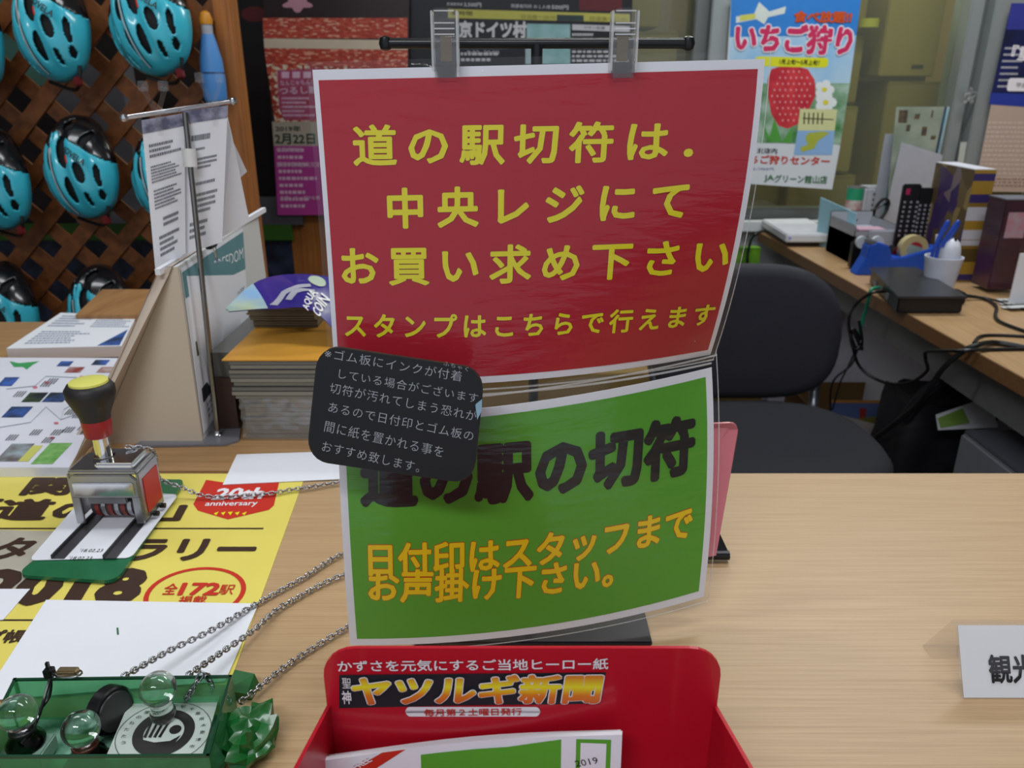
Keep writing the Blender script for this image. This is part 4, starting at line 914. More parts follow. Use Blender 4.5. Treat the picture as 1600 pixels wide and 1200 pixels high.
HS = [((92, 42), -.42, 'teal and black bicycle helmet in the upper row, second from the left edge', .18),
      ((242, 33), -.55, 'teal and black bicycle helmet hanging highest, at the right end of the upper row', .1),
      ((-42, 62), -.42, 'teal bicycle helmet cut off by the left edge of the photo in the upper row', .15),
      ((136, 262), -.42, 'whole teal and black bicycle helmet in the middle row left of the price sheets', .15),
      ((2, 280), -.5, 'teal and black bicycle helmet at the left edge in the middle row', .15),
      ((272, 275), -.42, 'teal bicycle helmet mostly hidden behind the hanging price sheets', .15),
      ((18, 482), -.45, 'teal and black bicycle helmet in the bottom row above the booklet pile', .15),
      ((168, 487), -.45, 'teal bicycle helmet in the bottom row half hidden by the beige tent board', .15)]
h0 = None
for (px, py), rt, lb, yw in HS:
    p = PY(px, py, LY - .075)
    if h0 is None: h0 = build_helmet(tuple(p), lb); o = h0
    else:
        o = copy_tree(h0, p); o['label'] = lb
    o.rotation_euler = (-.18, rt * .5, -yw - .2)
# blue bottle on the trellis post
p = PY(338, 160, LY - .06)
o = thing('drink_bottle', p, 'blue bottle with an orange cap and pale neck hanging beside the trellis post', 'bottle')
obj('body', MB().lathe(p, [(.022, 0), (.026, .01), (.027, .05), (.025, .09), (.018, .125), (.013, .145)], 20), mat('bottle_blue', '4f8ed0', .4), o, smooth=True)
obj('band', MB().lathe(p + Vector((0, 0, .062)), [(.0268, 0), (.0268, .003)], 20), mat('navy', '1c2a55', .4), o, smooth=True)
obj('neck', MB().lathe(p + Vector((0, 0, .145)), [(.0125, 0), (.0125, .02)], 20), mat('pale_grey', 'a8acb4', .4), o, smooth=True)
obj('cap', MB().lathe(p + Vector((0, 0, .165)), [(.014, 0), (.0145, .01), (.010, .024), (.003, .028)], 20), mat('cap_orange', 'd08a1e', .4), o, smooth=True)

# ================================================================== POSTERS ON THE WINDOW
def poster(name, q, Y, label, m, cat='poster'):
    s = flat(*[PY(*p, Y) for p in q]); s.ls = 4; o = thing(name, (s.S(.5, 1)), label, cat); s.base('sheet', m, o, .002); return s, o
PYY = WY - .05
hp_, ho_ = poster('festival_poster', ((407, -60), (640, -60), (636, 336), (434, 336)), PYY - .06, 'red and magenta festival poster with 2019 date and tiers of small red doll figures', mat('poster_dark', '2a1c1c', .35))
dl = dots('doll_print', ['b03a2a', 'c8583c', '8a2a22', 'd8b090', 'a83028', 'e0d0b8'], 110)
dl2 = dots('doll_print_fine', ['b8402c', 'a83426', 'c45a40', 'd89a80', 'a03020'], 150, stretch=(.5, 1, 1.6))
hp_.poly([(410, 28), (637, 28), (637, 60), (412, 60)], dl2, ho_, 'doll_tier'); hp_.poly([(412, 60), (637, 63), (637, 78), (413, 75)], mat('tier_cream', 'cfc0a8', .5), ho_, 'tier_edge')
hp_.poly([(413, 75), (637, 78), (637, 110), (416, 100)], dl2, ho_, 'doll_tier'); hp_.poly([(416, 100), (637, 108), (637, 232), (430, 192)], dl, ho_, 'doll_tier')
hp_.poly([(425, 190), (640, 190), (637, 228), (428, 228)], mat('date_band', 'b0a594', .5), ho_, 'date_band', lift=.0006)
hp_.poly([(428, 228), (637, 228), (636, 336), (434, 336)], mat('magenta', 'b43c90', .4, var=.05, scale=5), ho_, 'magenta_ground', lift=.0006)
dg = mat('date_green', '234232', .5)
hp_.text("2019年", (431, 201), (470, 201), 9, dg, ho_, lift=.001, bold=.02); hp_.text("2月22日", (430, 217), (492, 217), 16, dg, ho_, lift=.001, bold=.03)
hp_.poly([(433, 110), (500, 106), (500, 188), (445, 188), (436, 170)], mat('doll_magenta', 'b0557a', .4, h2='a83c50', scale=30), ho_, 'title_panel', lift=.0006)
pkk = mat('pale_pink', 'e2b8d0', .5)
for i in range(3): hp_.poly([(440 + i * 17, 112), (452 + i * 17, 112), (452 + i * 17, 122), (440 + i * 17, 122)], pkk, ho_, 'title_box', lift=.001)
hp_.text("なんじゃもんじゃ", (438, 130), (500, 128), 8, pkk, ho_, lift=.001, bold=.02); hp_.text("つるし雛", (437, 142), (497, 140), 12, pkk, ho_, lift=.001, bold=.03)
u0, v0 = hp_.uv(440, 152); u1, v1 = hp_.uv(498, 185); hp_.fine(u0, v0, u1, v1, 5, pkk, ho_, .5, .001)
u0, v0 = hp_.uv(433, 232); u1, v1 = hp_.uv(497, 330); hp_.fine(u0, v0, u1, v1, 9, pkk, ho_, .45, .001, seg=.12)
hp_.text("遠見岬神社", (432, 234), (472, 234), 7, pkk, ho_, lift=.001, bold=.02); hp_.text("勝浦市芸術文化交流", (433, 257), (500, 257), 8, pkk, ho_, lift=.001, bold=.02)
hp_.text("主催：ビッグひな祭", (438, 309), (500, 309), 6, pkk, ho_, lift=.001, bold=.02)
blob = [(449 + 20 * cos(a) * (1 + .25 * sin(5 * a)), 5 + 12 * sin(a) * (1 + .25 * sin(5 * a)) + 0) for a in [2 * pi * i / 40 for i in range(40)]]
hp_.poly([(x + 16, y) for x, y in blob], mat('blossom_pink', 'c08a9a', .5), ho_, 'blossom', lift=.0006)
# small dark poster
dkp, dko = poster('dark_poster', ((366, -60), (410, -60), (440, 306), (384, 306)), PYY - .02, 'nearly black narrow poster with a dark red circle beside the trellis post', mat('poster_black', '120d0e', .4))
dkp.poly(ell(397, 22, 20, 12, 20), mat('dark_red_print', '5a1016', .5), dko, 'red_circle')
# black park poster
bp, bpo = poster('park_poster', ((612, -80), (990, -80), (984, 190), (620, 190)), PYY - .03, 'black poster with yellow band, teal map and white Japanese lettering behind the crossbar', mat('poster_ink', '15161a', .35))
wg = mat('warm_grey_print', 'b8b8bc', .5, var=0); ypr = mat('lime_print', 'b0ac50', .5); tlm = mat('teal_map', '6d9c98', .5, h2='8fb4b8', scale=16)
bp.poly([(700, 14), (984, 22), (984, 35), (700, 28)], ypr, bpo, 'yellow_band'); bp.poly([(905, -20), (972, -20), (972, 18), (905, 16)], mat('maroon_print', '5a1a1e', .5), bpo, 'maroon_box')
bp.text("業時間", (705, 20), (738, 21), 7, M_INK, bpo, lift=.0008); bp.text("日没後～20:30", (815, 26), (868, 27), 7, mat('olive_ink', '75722a', .5), bpo, lift=.0008); bp.text("日没後～21:00", (922, 29), (980, 30), 7, MATS['olive_ink'], bpo, lift=.0008)
bp.poly([(870, 23), (912, 24), (912, 33), (870, 32)], mat('dark_teal', '2a3a3a', .5), bpo, 'label', lift=.0006)
bp.text("京ドイツ村", (718, 46), (822, 47), 25, mat('logo_white', 'c4c4c6', .5, var=0), bpo, bold=.06, lift=.0008, sp=1.0)
bp.text("2,500円", (725, 7), (752, 8), 7, wg, bpo, lift=.0008, bold=.02); bp.text("500円", (862, 11), (888, 12), 7, wg, bpo, lift=.0008, bold=.02); bp.text("普通乗用車", (698, 6), (723, 7), 5, wg, bpo, lift=.0008); bp.text("保護者同伴 お１人様", (798, 9), (860, 11), 6, wg, bpo, lift=.0008)
bp.poly([(823, 37), (891, 38), (891, 60), (823, 60)], tlm, bpo, 'map', lift=.0006); bp.poly([(846, 72), (891, 72), (891, 100), (846, 100)], tlm, bpo, 'map', lift=.0006); bp.poly([(821, 72), (833, 72), (833, 100), (821, 100)], mat('pale_map', '9ab0b4', .5), bpo, 'map', lift=.0006)
bp.poly([(894, 38), (984, 41), (984, 50), (894, 47)], wg, bpo, 'label', lift=.0006); bp.text("マザー牧場", (912, 43), (945, 44), 5, M_INK, bpo, lift=.001)
for q in ((894, 52, 935, 60, 1), (894, 72, 984, 100, 4), (720, 73, 800, 78, 1), (720, 82, 800, 100, 2)):
    u0, v0 = bp.uv(q[0], q[1]); u1, v1 = bp.uv(q[2], q[3]); bp.fine(u0, v0, u1, v1, q[4], wg, bpo, .5, .0008, seg=.1)
bp.text("9:30~20:00", (730, 82), (780, 82), 6, wg, bpo, lift=.001)
# strawberry poster
sbp, sbo = poster('strawberry_poster', ((1143, -8), (1346, -8), (1300, 296), (1124, 284)), PYY - .02, 'blue and white strawberry picking poster with a big red strawberry on the window', mat('poster_white', 'd0d4d8', .3, var=.02))
sbp.poly([(1143, -8), (1346, -8), (1338, 55), (1140, 58)], mat('sky_blue', '2f7cc8', .4), sbo, 'sky'); sbp.poly([(1140, 58), (1338, 55), (1328, 130), (1138, 130)], mat('sky_pale', '8ab8dc', .4, h2='b8d0dc', scale=5), sbo, 'sky')
sbp.poly([(1138, 130), (1328, 130), (1313, 226), (1132, 222)], mat('leaf_print', '3c7a38', .4, h2='a8c0b0', scale=14), sbo, 'leaves')
sc_ = mat('straw_red', 'b02030', .35, h2='cc3a40', scale=20)
st_ = [(1205, 108), (1225, 102), (1245, 104), (1262, 108), (1273, 125), (1274, 150), (1262, 175), (1245, 195), (1230, 201), (1216, 196), (1205, 178), (1200, 150), (1199, 125)]
sbp.poly(st_, sc_, sbo, 'strawberry', lift=.0006)
seed = mat('seed_pale', 'e0a0a0', .5)
for i in range(9):
    for j in range(8):
        x, y = 1206 + j * 8.5 + (i % 2) * 4, 112 + i * 9.5
        if ((x - 1237) / 33) ** 2 + ((y - 148) / 46) ** 2 < .95: sbp.poly(ell(x, y, 1.3, 1.9, 6), seed, sbo, 'seed', lift=.001)
fw_ = mat('flower_white', 'dfe3e2', .4)
for cx_, cy_, rr in ((1290, 160, 10), (1288, 140, 9)):
    for a in range(5): sbp.poly(ell(cx_ + rr * cos(a * 1.257), cy_ + rr * sin(a * 1.257), rr * .75, rr * .75, 12), fw_, sbo, 'petal', lift=.0008 + a * .00005)
    sbp.poly(ell(cx_, cy_, rr * .45, rr * .4, 12), mat('flower_yellow', 'd8d030', .5), sbo, 'flower_eye', lift=.0015)
for a in ([(1200, 222), (1210, 185), (1222, 222)], [(1222, 222), (1240, 195), (1235, 224)], [(1195, 215), (1192, 190), (1205, 222)]): sbp.poly(a, mat('leaf_bright', '4f9a3c', .5), sbo, 'leaf', lift=.001)
mg = mat('title_magenta', 'c42a5a', .4, var=0)
sbp.text("いちご狩り", (1150, 58), (1330, 64), 42, mg, sbo, bold=.07, lift=.0022, outline=white, ol=.05)
org_ = mat('title_orange', 'c8501e', .4, var=0)
sbp.text("食べ放題!!", (1241, 26), (1330, 27), 17, org_, sbo, bold=.05, lift=.0018, outline=M_INK, ol=.02)
sbp.poly([(1150, 26), (1178, 22), (1186, 3), (1202, 18), (1228, 10), (1226, 21), (1200, 27), (1194, 38), (1182, 30), (1150, 36)], mat('burst_white', 'cdd6d0', .4), sbo, 'burst', lift=.0006)
sbp.poly([(1156, 24), (1180, 21), (1180, 29), (1156, 33)], mat('burst_yellow', 'c8c85a', .4), sbo, 'burst_label', lift=.001)
u0, v0 = sbp.uv(1180, 88); u1, v1 = sbp.uv(1293, 106)
sbp.poly(rrect(u0, v0, u1, v1, .03, 5, .02), mat('label_yellow', 'd6d820', .4), sbo, 'season_label', px=False, lift=.0008)
sbp.text("1月上旬～5月上旬！", (1218, 96), (1280, 98), 8, M_INK, sbo, bold=.02, lift=.0014)
sbp.poly([(1132, 224), (1313, 227), (1300, 296), (1124, 284)], MATS['poster_white'], sbo, 'address_ground', lift=.0005)
sbp.poly([(1250, 170), (1308, 171), (1304, 204), (1246, 204)], mat('map_cream', 'cfd098', .4), sbo, 'map_label', lift=.0012); sbp.poly([(1246, 204), (1304, 204), (1300, 242), (1240, 242)], mat('map_sea', '8ab0d8', .4), sbo, 'map_sea', lift=.0012)
sbp.poly([(1262, 208), (1285, 205), (1296, 208), (1278, 220), (1272, 232), (1252, 238), (1250, 230), (1262, 226), (1258, 216)], mat('map_land', 'a8b040', .4), sbo, 'map_land', lift=.0016)
for i in range(5): sbp.poly([(1256 + i * 7, 176), (1258 + i * 7, 176), (1257 + i * 7, 194), (1255 + i * 7, 194)], M_INK, sbo, 'fence_mark', lift=.0016)
sbp.poly([(1254, 184), (1302, 186), (1302, 187.5), (1254, 185.5)], M_INK, sbo, 'fence_mark', lift=.0016)
sbp.text("友店内", (1183, 235), (1214, 236), 8, M_INK, sbo, lift=.001, bold=.02); sbp.text("いちご狩りセンター", (1156, 248), (1296, 252), 13, redink, sbo, lift=.001, bold=.04)
sbp.text("0470-22-3466代", (1150, 263), (1210, 264), 5, mat('blue_ink', '2a3a8a', .5), sbo, lift=.001); sbp.text("グリーン館山店", (1210, 279), (1292, 281), 12, mat('green_text', '2a6a3a', .5), sbo, lift=.001, bold=.03)
sbp.text("JA", (1194, 279), (1209, 279), 11, MATS['green_text'], sbo, lift=.001, bold=.03)
# night poster right
npq, npo = poster('night_poster', ((1580, 5), (1700, 5), (1660, 301), (1522, 299)), PYY - .02, 'dark blue night view poster with peach lower half at the right window edge', mat('peach', 'b8a294', .4, var=.03))
npq.poly([(1580, 5), (1700, 5), (1672, 170), (1545, 163)], mat('night_blue', '1c2258', .4, h2='141830', scale=10), npo, 'night_view')
npq.poly([(1548, 145), (1675, 150), (1670, 172), (1545, 163)], mat('blue_glow', '2a3c98', .4), npo, 'blue_band', lift=.0006); npq.poly([(1580, 5), (1700, 5), (1690, 48), (1572, 46)], mat('violet_blue', '34388a', .4), npo, 'sky_band', lift=.0006)
npq.text("『重", (1581, 82), (1612, 84), 22, wi, npo, bold=.03, lift=.001)
u0, v0 = npq.uv(1576, 122); u1, v1 = npq.uv(1660, 143); npq.poly(rrect(u0, v0, u1, v1, .03, 4, .02), wi, npo, 'date_label', px=False, lift=.0008); npq.text("平成31年", (1587, 133), (1625, 134), 8, M_INK, npo, lift=.0014)
u0, v0 = npq.uv(1545, 190); u1, v1 = npq.uv(1660, 292); npq.fine(u0, v0, u1, v1, 14, mat('peach_print', 'cbb9ac', .5), npo, .4, .0005)
u0, v0 = npq.uv(1530, 278); u1, v1 = npq.uv(1660, 296); npq.fine(u0, v0, u1, v1, 3, mat('brown_print', '8a6a5c', .5), npo, .35, .0007)
npq.fine(.03, .22, .3, .45, 7, wg, npo, .3, .0007)
# sticker strip on the frame
tag(obj('sticker_strip', MB().prism([PY(*q, WY - .052) for q in ((1511, 222), (1501, 222), (1495, 262), (1504, 262))], (0, .001, 0)), mat('sticker', 'b6bcb4', .4)), 'small pale sticker on the aluminium window frame beside the upright magazines', 'sticker')
fl_ = PY(1515, 150, WY - .052)
tag(obj('flower_sticker', MB().prism([fl_ + Vector((.02 * cos(a) * (1 + .3 * sin(5 * a)), 0, .024 * sin(a) * (1 + .3 * sin(5 * a)))) for a in [2 * pi * i / 30 for i in range(30)]], (0, .0008, 0)), mat('sticker_dark', '3c3f44', .4, h2='a8aaa8', scale=80)), 'small dark patterned sticker higher on the aluminium window frame', 'sticker')

# ================================================================== CARTONS BEHIND THE GLASS
cb_m = [mat('carton_a', '8f7a42', .7, var=.05, scale=6), mat('carton_b', '84703c', .7, var=.05, scale=6), mat('carton_c', '7a6634', .7, var=.05, scale=6)]
def carton(x0, y0, x1, y1, Y, label, m=0, dp=.35, tape=True, base=None):
    a = PY(x0, y1, Y); b = PY(x1, y0, Y)
    o = thing('cardboard_box', ((a.x + b.x) / 2, Y + dp / 2, a.z), label, 'cardboard box', 'cartons stacked behind the window')
    obj('box_body', BX(a.x, b.x, Y, Y + dp, a.z + .003, b.z - .003), cb_m[m], o, bevel=.004)
    if tape: obj('tape', BX((a.x + b.x) / 2 - .025, (a.x + b.x) / 2 + .025, Y - .001, Y + dp, b.z - .003, b.z - .002), mat('tape_tan', 'a08c58', .3), o)
    mx = (a.z + b.z) / 2
    obj('seam', BX(a.x + .004, b.x - .004, Y - .0008, Y, b.z - .012, b.z - .010), mat('seam_dark', '4c3f20', .7), o)
    return o, a, b
o, a, b = carton(1372, -60, 1490, 121, 3.25, 'brown carton at the top right behind the glass with a small printed mark', 0)
obj('print_mark', BX(b.x - .09, b.x - .045, 3.2485, 3.25, a.z + .03, a.z + .045), mat('mark_dark', '3a3020', .6), o)
carton(1354, 126, 1474, 345, 3.25, 'large brown carton under the top right carton behind the glass', 1)
carton(1262, -60, 1366, 52, 3.3, 'brown carton behind the top right corner of the strawberry poster', 2)
carton(1250, 55, 1352, 162, 3.3, 'brown carton second from the top beside the strawberry poster', 1)
carton(1240, 165, 1342, 270, 3.3, 'brown carton third from the top beside the strawberry poster', 0)
carton(1225, 273, 1338, 345, 3.3, 'lowest brown carton in the column beside the strawberry poster', 1)
carton(975, -40, 1035, 44, 3.3, 'olive brown carton behind the right clip above the crossbar', 0)
carton(975, 48, 1060, 150, 3.3, 'olive brown carton just below the green strip behind the right clip', 0)
carton(1064, -40, 1082, 150, 3.34, 'dark brown carton between the window mullion and the olive carton', 2)
carton(1470, -60, 1680, 340, 3.4, 'tall brown carton behind the night poster', 2)
carton(1110, 200, 1230, 345, 3.4, 'brown carton low behind the strawberry poster', 2)
tag(obj('yellow_tape_roll', MB().lathe(PY(1357, 43, 3.26), [(.02, 0), (.035, 0), (.035, .03), (.02, .03)], 20), mat('bright_yellow', 'b8b030', .4)), 'small yellow roll between the cartons behind the glass', 'tape roll')

# ================================================================== RIGHT DESK
DZ = .70
dw = wood('desk_oak', 'b3926a', '9c7a52', (90, 3, 90), .4, 2)
dsk = thing('desk', (1.6, 2.1, 0), 'light oak office desk along the right side under the window', 'desk')
ex0, ex1 = .965, .918
obj('desktop', MB().prism([(ex0 + .003, 1.25, DZ - .032), (2.64, 1.25, DZ - .032), (2.64, 2.93, DZ - .032), (ex1, 2.93, DZ - .032)], (0, 0, .032)), dw, dsk, bevel=.001)
obj('edge_band', MB().hexa([Vector(p) for p in ((ex0, 1.25, DZ - .033), (ex1 - .003, 2.93, DZ - .033), (ex1, 2.93, DZ - .033), (ex0 + .003, 1.25, DZ - .033))], [Vector(p) for p in ((ex0, 1.25, DZ - .0005), (ex1 - .003, 2.93, DZ - .0005), (ex1, 2.93, DZ - .0005), (ex0 + .003, 1.25, DZ - .0005))]), wood('desk_edge', '7a5634', '664528', (3, 90, 90), .5), dsk)
obj('apron', BX(ex0 + .04, ex0 + .055, 1.3, 2.9, DZ - .13, DZ - .032), mat('desk_grey', '6f716f', .5), dsk)
obj('back_panel', BX(1.26, 1.28, 1.3, 2.9, .02, DZ - .032), mat('desk_panel', 'dcdce6', .5), dsk)
obj('end_panel', BX(ex0 + .05, 2.3, 2.88, 2.90, .02, DZ - .032), mat('desk_panel', 'a3a3aa', .5), dsk)
D = lambda px, py: PZ(px, py, DZ)
# white flat box
q = [PZ(*p, DZ + .045) for p in ((1190, 342), (1262, 341), (1310, 366), (1229, 366))]
o = thing('white_router', sum(q, Vector()) / 4 - Vector((0, 0, .045)), 'flat white plastic router at the far left end of the desk', 'router')
obj('case', MB().hexa(list(reversed([p - Vector((0, 0, .028)) for p in q])), list(reversed(q))), mat('router_white', 'd4d6da', .35), o, bevel=.004)
obj('stand', MB().hexa([p * .8 + (sum(q, Vector()) / 4) * .2 - Vector((0, 0, .045)) for p in q], [p * .8 + (sum(q, Vector()) / 4) * .2 - Vector((0, 0, .028)) for p in q]), mat('stand_dark', '3a3028', .5), o)
obj('status_light', MB().cyl(q[3] + Vector((.012, -.001, -.012)), q[3] + Vector((.012, -.003, -.012)), .004, n=10), mat('led_blue', '7a88e0', .3), o)
# light blue file
f0 = D(1328, 394)
tag(obj('blue_file', MB().prism([f0 + Vector(p) for p in ((0, 0, 0), (0, 0, .125), (-.075, .12, .16), (-.07, .12, 0))], (.004, 0, 0)), mat('file_blue', '8fb8c4', .4)), 'pale blue paper file standing between the white router and the grey tray', 'file')
# grey basket
def dbox(nm, px0, px1, pyb, ht, dp, label, cat, m, zo=0, bev=.003, grp=None, z0=DZ):
    a = PZ(px0, pyb, z0); b = PZ(px1, pyb, z0); o = thing(nm, ((a.x + b.x) / 2, a.y + dp / 2, z0), label, cat, grp)
    return o, a, b
o, a, b = dbox('grey_tray', 1328, 1398, 412, .13, .2, 'grey plastic storage tray full of small things behind the blue tape dispenser', 'tray', None)
gpl = mat('tray_grey', 'a4a7ae', .45)
for nm, bx_ in (('front_wall', (a.x, b.x, a.y, a.y + .004, DZ, DZ + .10)), ('back_wall', (a.x, b.x, a.y + .2, a.y + .204, DZ, DZ + .13)), ('side_wall', (a.x, a.x + .004, a.y, a.y + .2, DZ, DZ + .115)), ('side_wall', (b.x - .004, b.x, a.y, a.y + .2, DZ, DZ + .115)), ('tray_base', (a.x, b.x, a.y, a.y + .2, DZ, DZ + .085))): obj(nm, BX(*bx_), gpl, o, bevel=.002)
ta = a; tb = b
zt_ = DZ + .086
cp_ = PZ(1331, 337, zt_)
o = thing('drink_can', cp_, 'green, white and red drink can standing at the back of the grey tray', 'can')
for nm, z0_, z1_, m in (('can_body', 0, .055, mat('can_red', 'a83c40', .35, h2='c8c4c0', scale=25)), ('can_top', .055, .095, mat('can_green', '2f9a70', .35)), ('lid', .095, .099, mat('can_silver', 'b4b6b8', .3, .8))): obj(nm, MB().cyl(cp_ + Vector((0, 0, z0_)), cp_ + Vector((0, 0, z1_)), .028, n=24), m, o, smooth=True)
wb_ = PZ(1360, 338, zt_)
o = thing('white_gadget', wb_, 'white box shaped gadget with grey slots beside the drink can', 'charger')
obj('body', BX(wb_.x - .038, wb_.x + .035, wb_.y - .02, wb_.y + .06, zt_, zt_ + .10), mat('gadget_white', 'b8bac0', .4), o, bevel=.008)
for k in range(4): obj('slot', BX(wb_.x - .012, wb_.x + .033, wb_.y - .0215, wb_.y - .0195, zt_ + .02 + k * .018, zt_ + .028 + k * .018), mat('slot_grey', '5a5c62', .4), o)
c0_ = PZ(1375, 345, zt_ + .01)
tag(obj('black_cable_coil', MB().tube([c0_ + Vector((.022 * cos(t) , .004 * t / 6, .035 + .035 * sin(t + .4))) for t in [k * .35 for k in range(60)]], .0035, 6), black, smooth=True), 'coil of black cable lying in the grey tray', 'cable')
tag(obj('cable_end', MB().tube(spline([c0_ + Vector((-.09, -.01, -.0)), c0_ + Vector((-.05, 0, .02)), c0_ + Vector((-.01, 0, .045)), c0_ + Vector((.02, .01, .055))], 6), .004, 6), black, smooth=True), 'thick black cable end sticking left out of the coil in the grey tray', 'cable')
tag(obj('pink_note', BX(a.x + .03, a.x + .11, a.y + .04, a.y + .09, zt_, zt_ + .012), mat('note_pink', 'c8a0b0', .5)), 'small pink and white notepad at the front of the grey tray', 'notepad')
tag(obj('white_cover', BX(a.x + .04, b.x + .005, a.y - .012, a.y - .001, DZ + .02, DZ + .105), mat('cover_grey', 'b0b4bc', .45), bevel=.004), 'pale grey plastic cover leaning on the front of the grey tray', 'cover')
# black tape dispenser
o, a, b = dbox('black_dispenser', 1335, 1382, 425, .08, .05, 'black tape dispenser with white tape rolls behind the blue one', 'tape dispenser', None)
obj('body', BX(a.x, b.x, a.y + .03, a.y + .06, DZ, DZ + .085), black, o, bevel=.006)
for dx in (.02, .065): obj('tape_roll', MB().lathe((a.x + dx, a.y + .024, DZ + .082), [(.012, -.002), (.018, -.002), (.018, .01), (.012, .01)], 18, (0, 1, 0)), mat('tape_white', 'c4cad0', .3), o, smooth=True)
# blue tape dispenser
a = D(1338, 431); b = PZ(1440, 420, DZ); b.y = a.y
o = thing('blue_tape_dispenser', ((a.x + b.x) / 2, a.y, DZ), 'bright blue plastic tape dispenser holding a large cream tape roll', 'tape dispenser')
L = b.x - a.x
pr_ = [(0, 0), (L * .93, 0), (L, .07), (L * .98, .082), (L * .55, .052), (L * .42, .05), (L * .36, .085), (L * .2, .095), (L * .12, .085), (L * .10, .05)]
blu = mat('dispenser_blue', '2452b8', .35, var=.03)
obj('body', MB().prism([(a.x + x, a.y + .005, DZ + z) for x, z in pr_], (0, .05, 0)), blu, o, bevel=.003)
rc = Vector((a.x + L * .70, a.y + .03, DZ + .072))
obj('tape_roll', MB().lathe(rc - Vector((0, .012, 0)), [(.026, 0), (.040, 0), (.040, .024), (.026, .024)], 32, (0, 1, 0)), mat('tape_cream', 'b8aa7c', .3), o, smooth=True)
obj('hub', MB().lathe(rc - Vector((0, .014, 0)), [(.002, 0), (.014, 0), (.026, .003), (.026, .026), (.002, .026)], 28, (0, 1, 0)), mat('hub_grey', '8a9a94', .4), o, smooth=True)
obj('hub_label', MB().prism([rc + Vector((.022 * cos(t), -.0155, .022 * sin(t))) for t in [.3 + k * .25 for k in range(9)]], (0, .001, 0)), mat('hub_red', 'a02030', .4), o)
obj('cutter', BX(a.x + L * .13, a.x + L * .2, a.y + .008, a.y + .052, DZ + .088, DZ + .098), steel, o)
# remotes
def remote(px, py, w, top, label, rows, cols, redb=False):
    p = PY(px, py, 2.34); h = PY(px, top, 2.34).z - p.z; z0 = p.z; o = thing('remote_control', p, label, 'remote control', 'black remotes standing in the holder')
    obj('body', BX(p.x - w / 2, p.x + w / 2, p.y, p.y + .018, z0, z0 + h), mat('remote_black', '16161a', .4), o, bevel=.004)
    bm_ = mat('remote_button', '9a9aa4', .5)
    for r in range(rows):
        for c in range(cols): obj('button', BX(p.x - w * .36 + c * w * .72 / max(1, cols - 1) - .003, p.x - w * .36 + c * w * .72 / max(1, cols - 1) + .003, p.y - .0018, p.y, z0 + .03 + r * (h - .07) / rows, z0 + .036 + r * (h - .07) / rows), bm_, o)
    if redb: obj('power_button', BX(p.x - w * .4, p.x - w * .15, p.y - .0022, p.y, z0 + h - .03, z0 + h - .012), mat('power_pink', 'b02a5a', .4), o, bevel=.001)
    return o
remote(1411, 385, .052, 288, 'black remote with a pink power button, the left of two', 8, 3, True); remote(1438, 385, .064, 294, 'wide black remote full of grey buttons, the right of two', 8, 4)
rh = PY(1425, 385, 2.34)
rx0, rx1 = PY(1396, 385, 2.34).x, PY(1458, 385, 2.34).x
rho = thing('remote_holder', ((rx0 + rx1) / 2, 2.35, DZ), 'low dark holder on the desk in which the two remotes stand', 'holder')
obj('tray_base', BX(rx0, rx1, 2.32, 2.38, DZ, rh.z - .001), mat('holder_dark', '2a2a30', .5), rho, bevel=.003)
tag(obj('red_pouch', MB().grid(lambda u, v: Vector((PY(1392, 405, 2.27).x + .125 * u, 2.30 - .045 * sin(pi * v), DZ + .015 + .085 * (1 - abs(2 * v - 1) ** 2) * (.65 + .35 * sin(pi * min(1, u * 1.1)) + .1 * noise.noise(Vector((u * 5, v * 3, 2)))))), 20, 12), mat('pouch_red', 'c8161c', .45, var=.1), smooth=True), 'bright red cloth pouch lying in front of the two remotes', 'pouch')
# cup
cpn = D(1464, 458); 
o = thing('pen_cup', cpn, 'white plastic cup filled with scissors and pens behind the black network box', 'cup')
obj('cup', MB().lathe(cpn, [(.034, 0), (.044, .085), (.046, .092), (.0465, .098), (.043, .098), (.040, .088), (.032, .006)], 32), mat('cup_white', 'ccd0de', .35), o, smooth=True)
dm = cpn + Vector((.018, .008, .085))
tag(obj('white_dome_gadget', MB().lathe(dm, [(.024, 0), (.025, .02), (.023, .035), (.018, .048), (.009, .057), (.002, .059)], 28), mat('dome_white', 'd8dae4', .3), smooth=True), 'white rounded dome topped dispenser standing in the white cup', 'dispenser')
sp_ = cpn + Vector((-.028, .006, .09))
o = thing('scissors', sp_, 'scissors with bright blue handles standing in the white cup', 'scissors')
for dx, tl in ((-.002, .02), (.010, .034)):
    obj('handle', MB().tube(spline([sp_ + Vector((dx, 0, 0)), sp_ + Vector((dx + .004, 0, .03)), sp_ + Vector((dx + tl * .8, .004, .07)), sp_ + Vector((dx + tl + .006, .004, .095)), sp_ + Vector((dx + tl + .008, .004, .085)), sp_ + Vector((dx + tl - .006, .002, .055)), sp_ + Vector((dx + .012, 0, .03))], 6), .0045, 8), mat('handle_blue', '1a46b0', .35), o, smooth=True)
for i, (dx, dz, mm, nm) in enumerate(((-.012, .05, 'd4d4d8', 'white'), (.0, .04, '1c3a9a', 'blue'), (-.022, .03, '6a5a4a', 'brown'), (.008, .045, '202024', 'black'))):
    tag(obj('pen', MB().cyl(cpn + Vector((dx * .6, .018 - i * .006, .03)), cpn + Vector((dx - .006 + i * .006, .022 - i * .008, .10 + dz)), .0035, n=10), mat('pen_' + nm, mm, .4), smooth=True), f'{nm} pen sticking out of the white cup', 'pen', 'pens in the white cup')
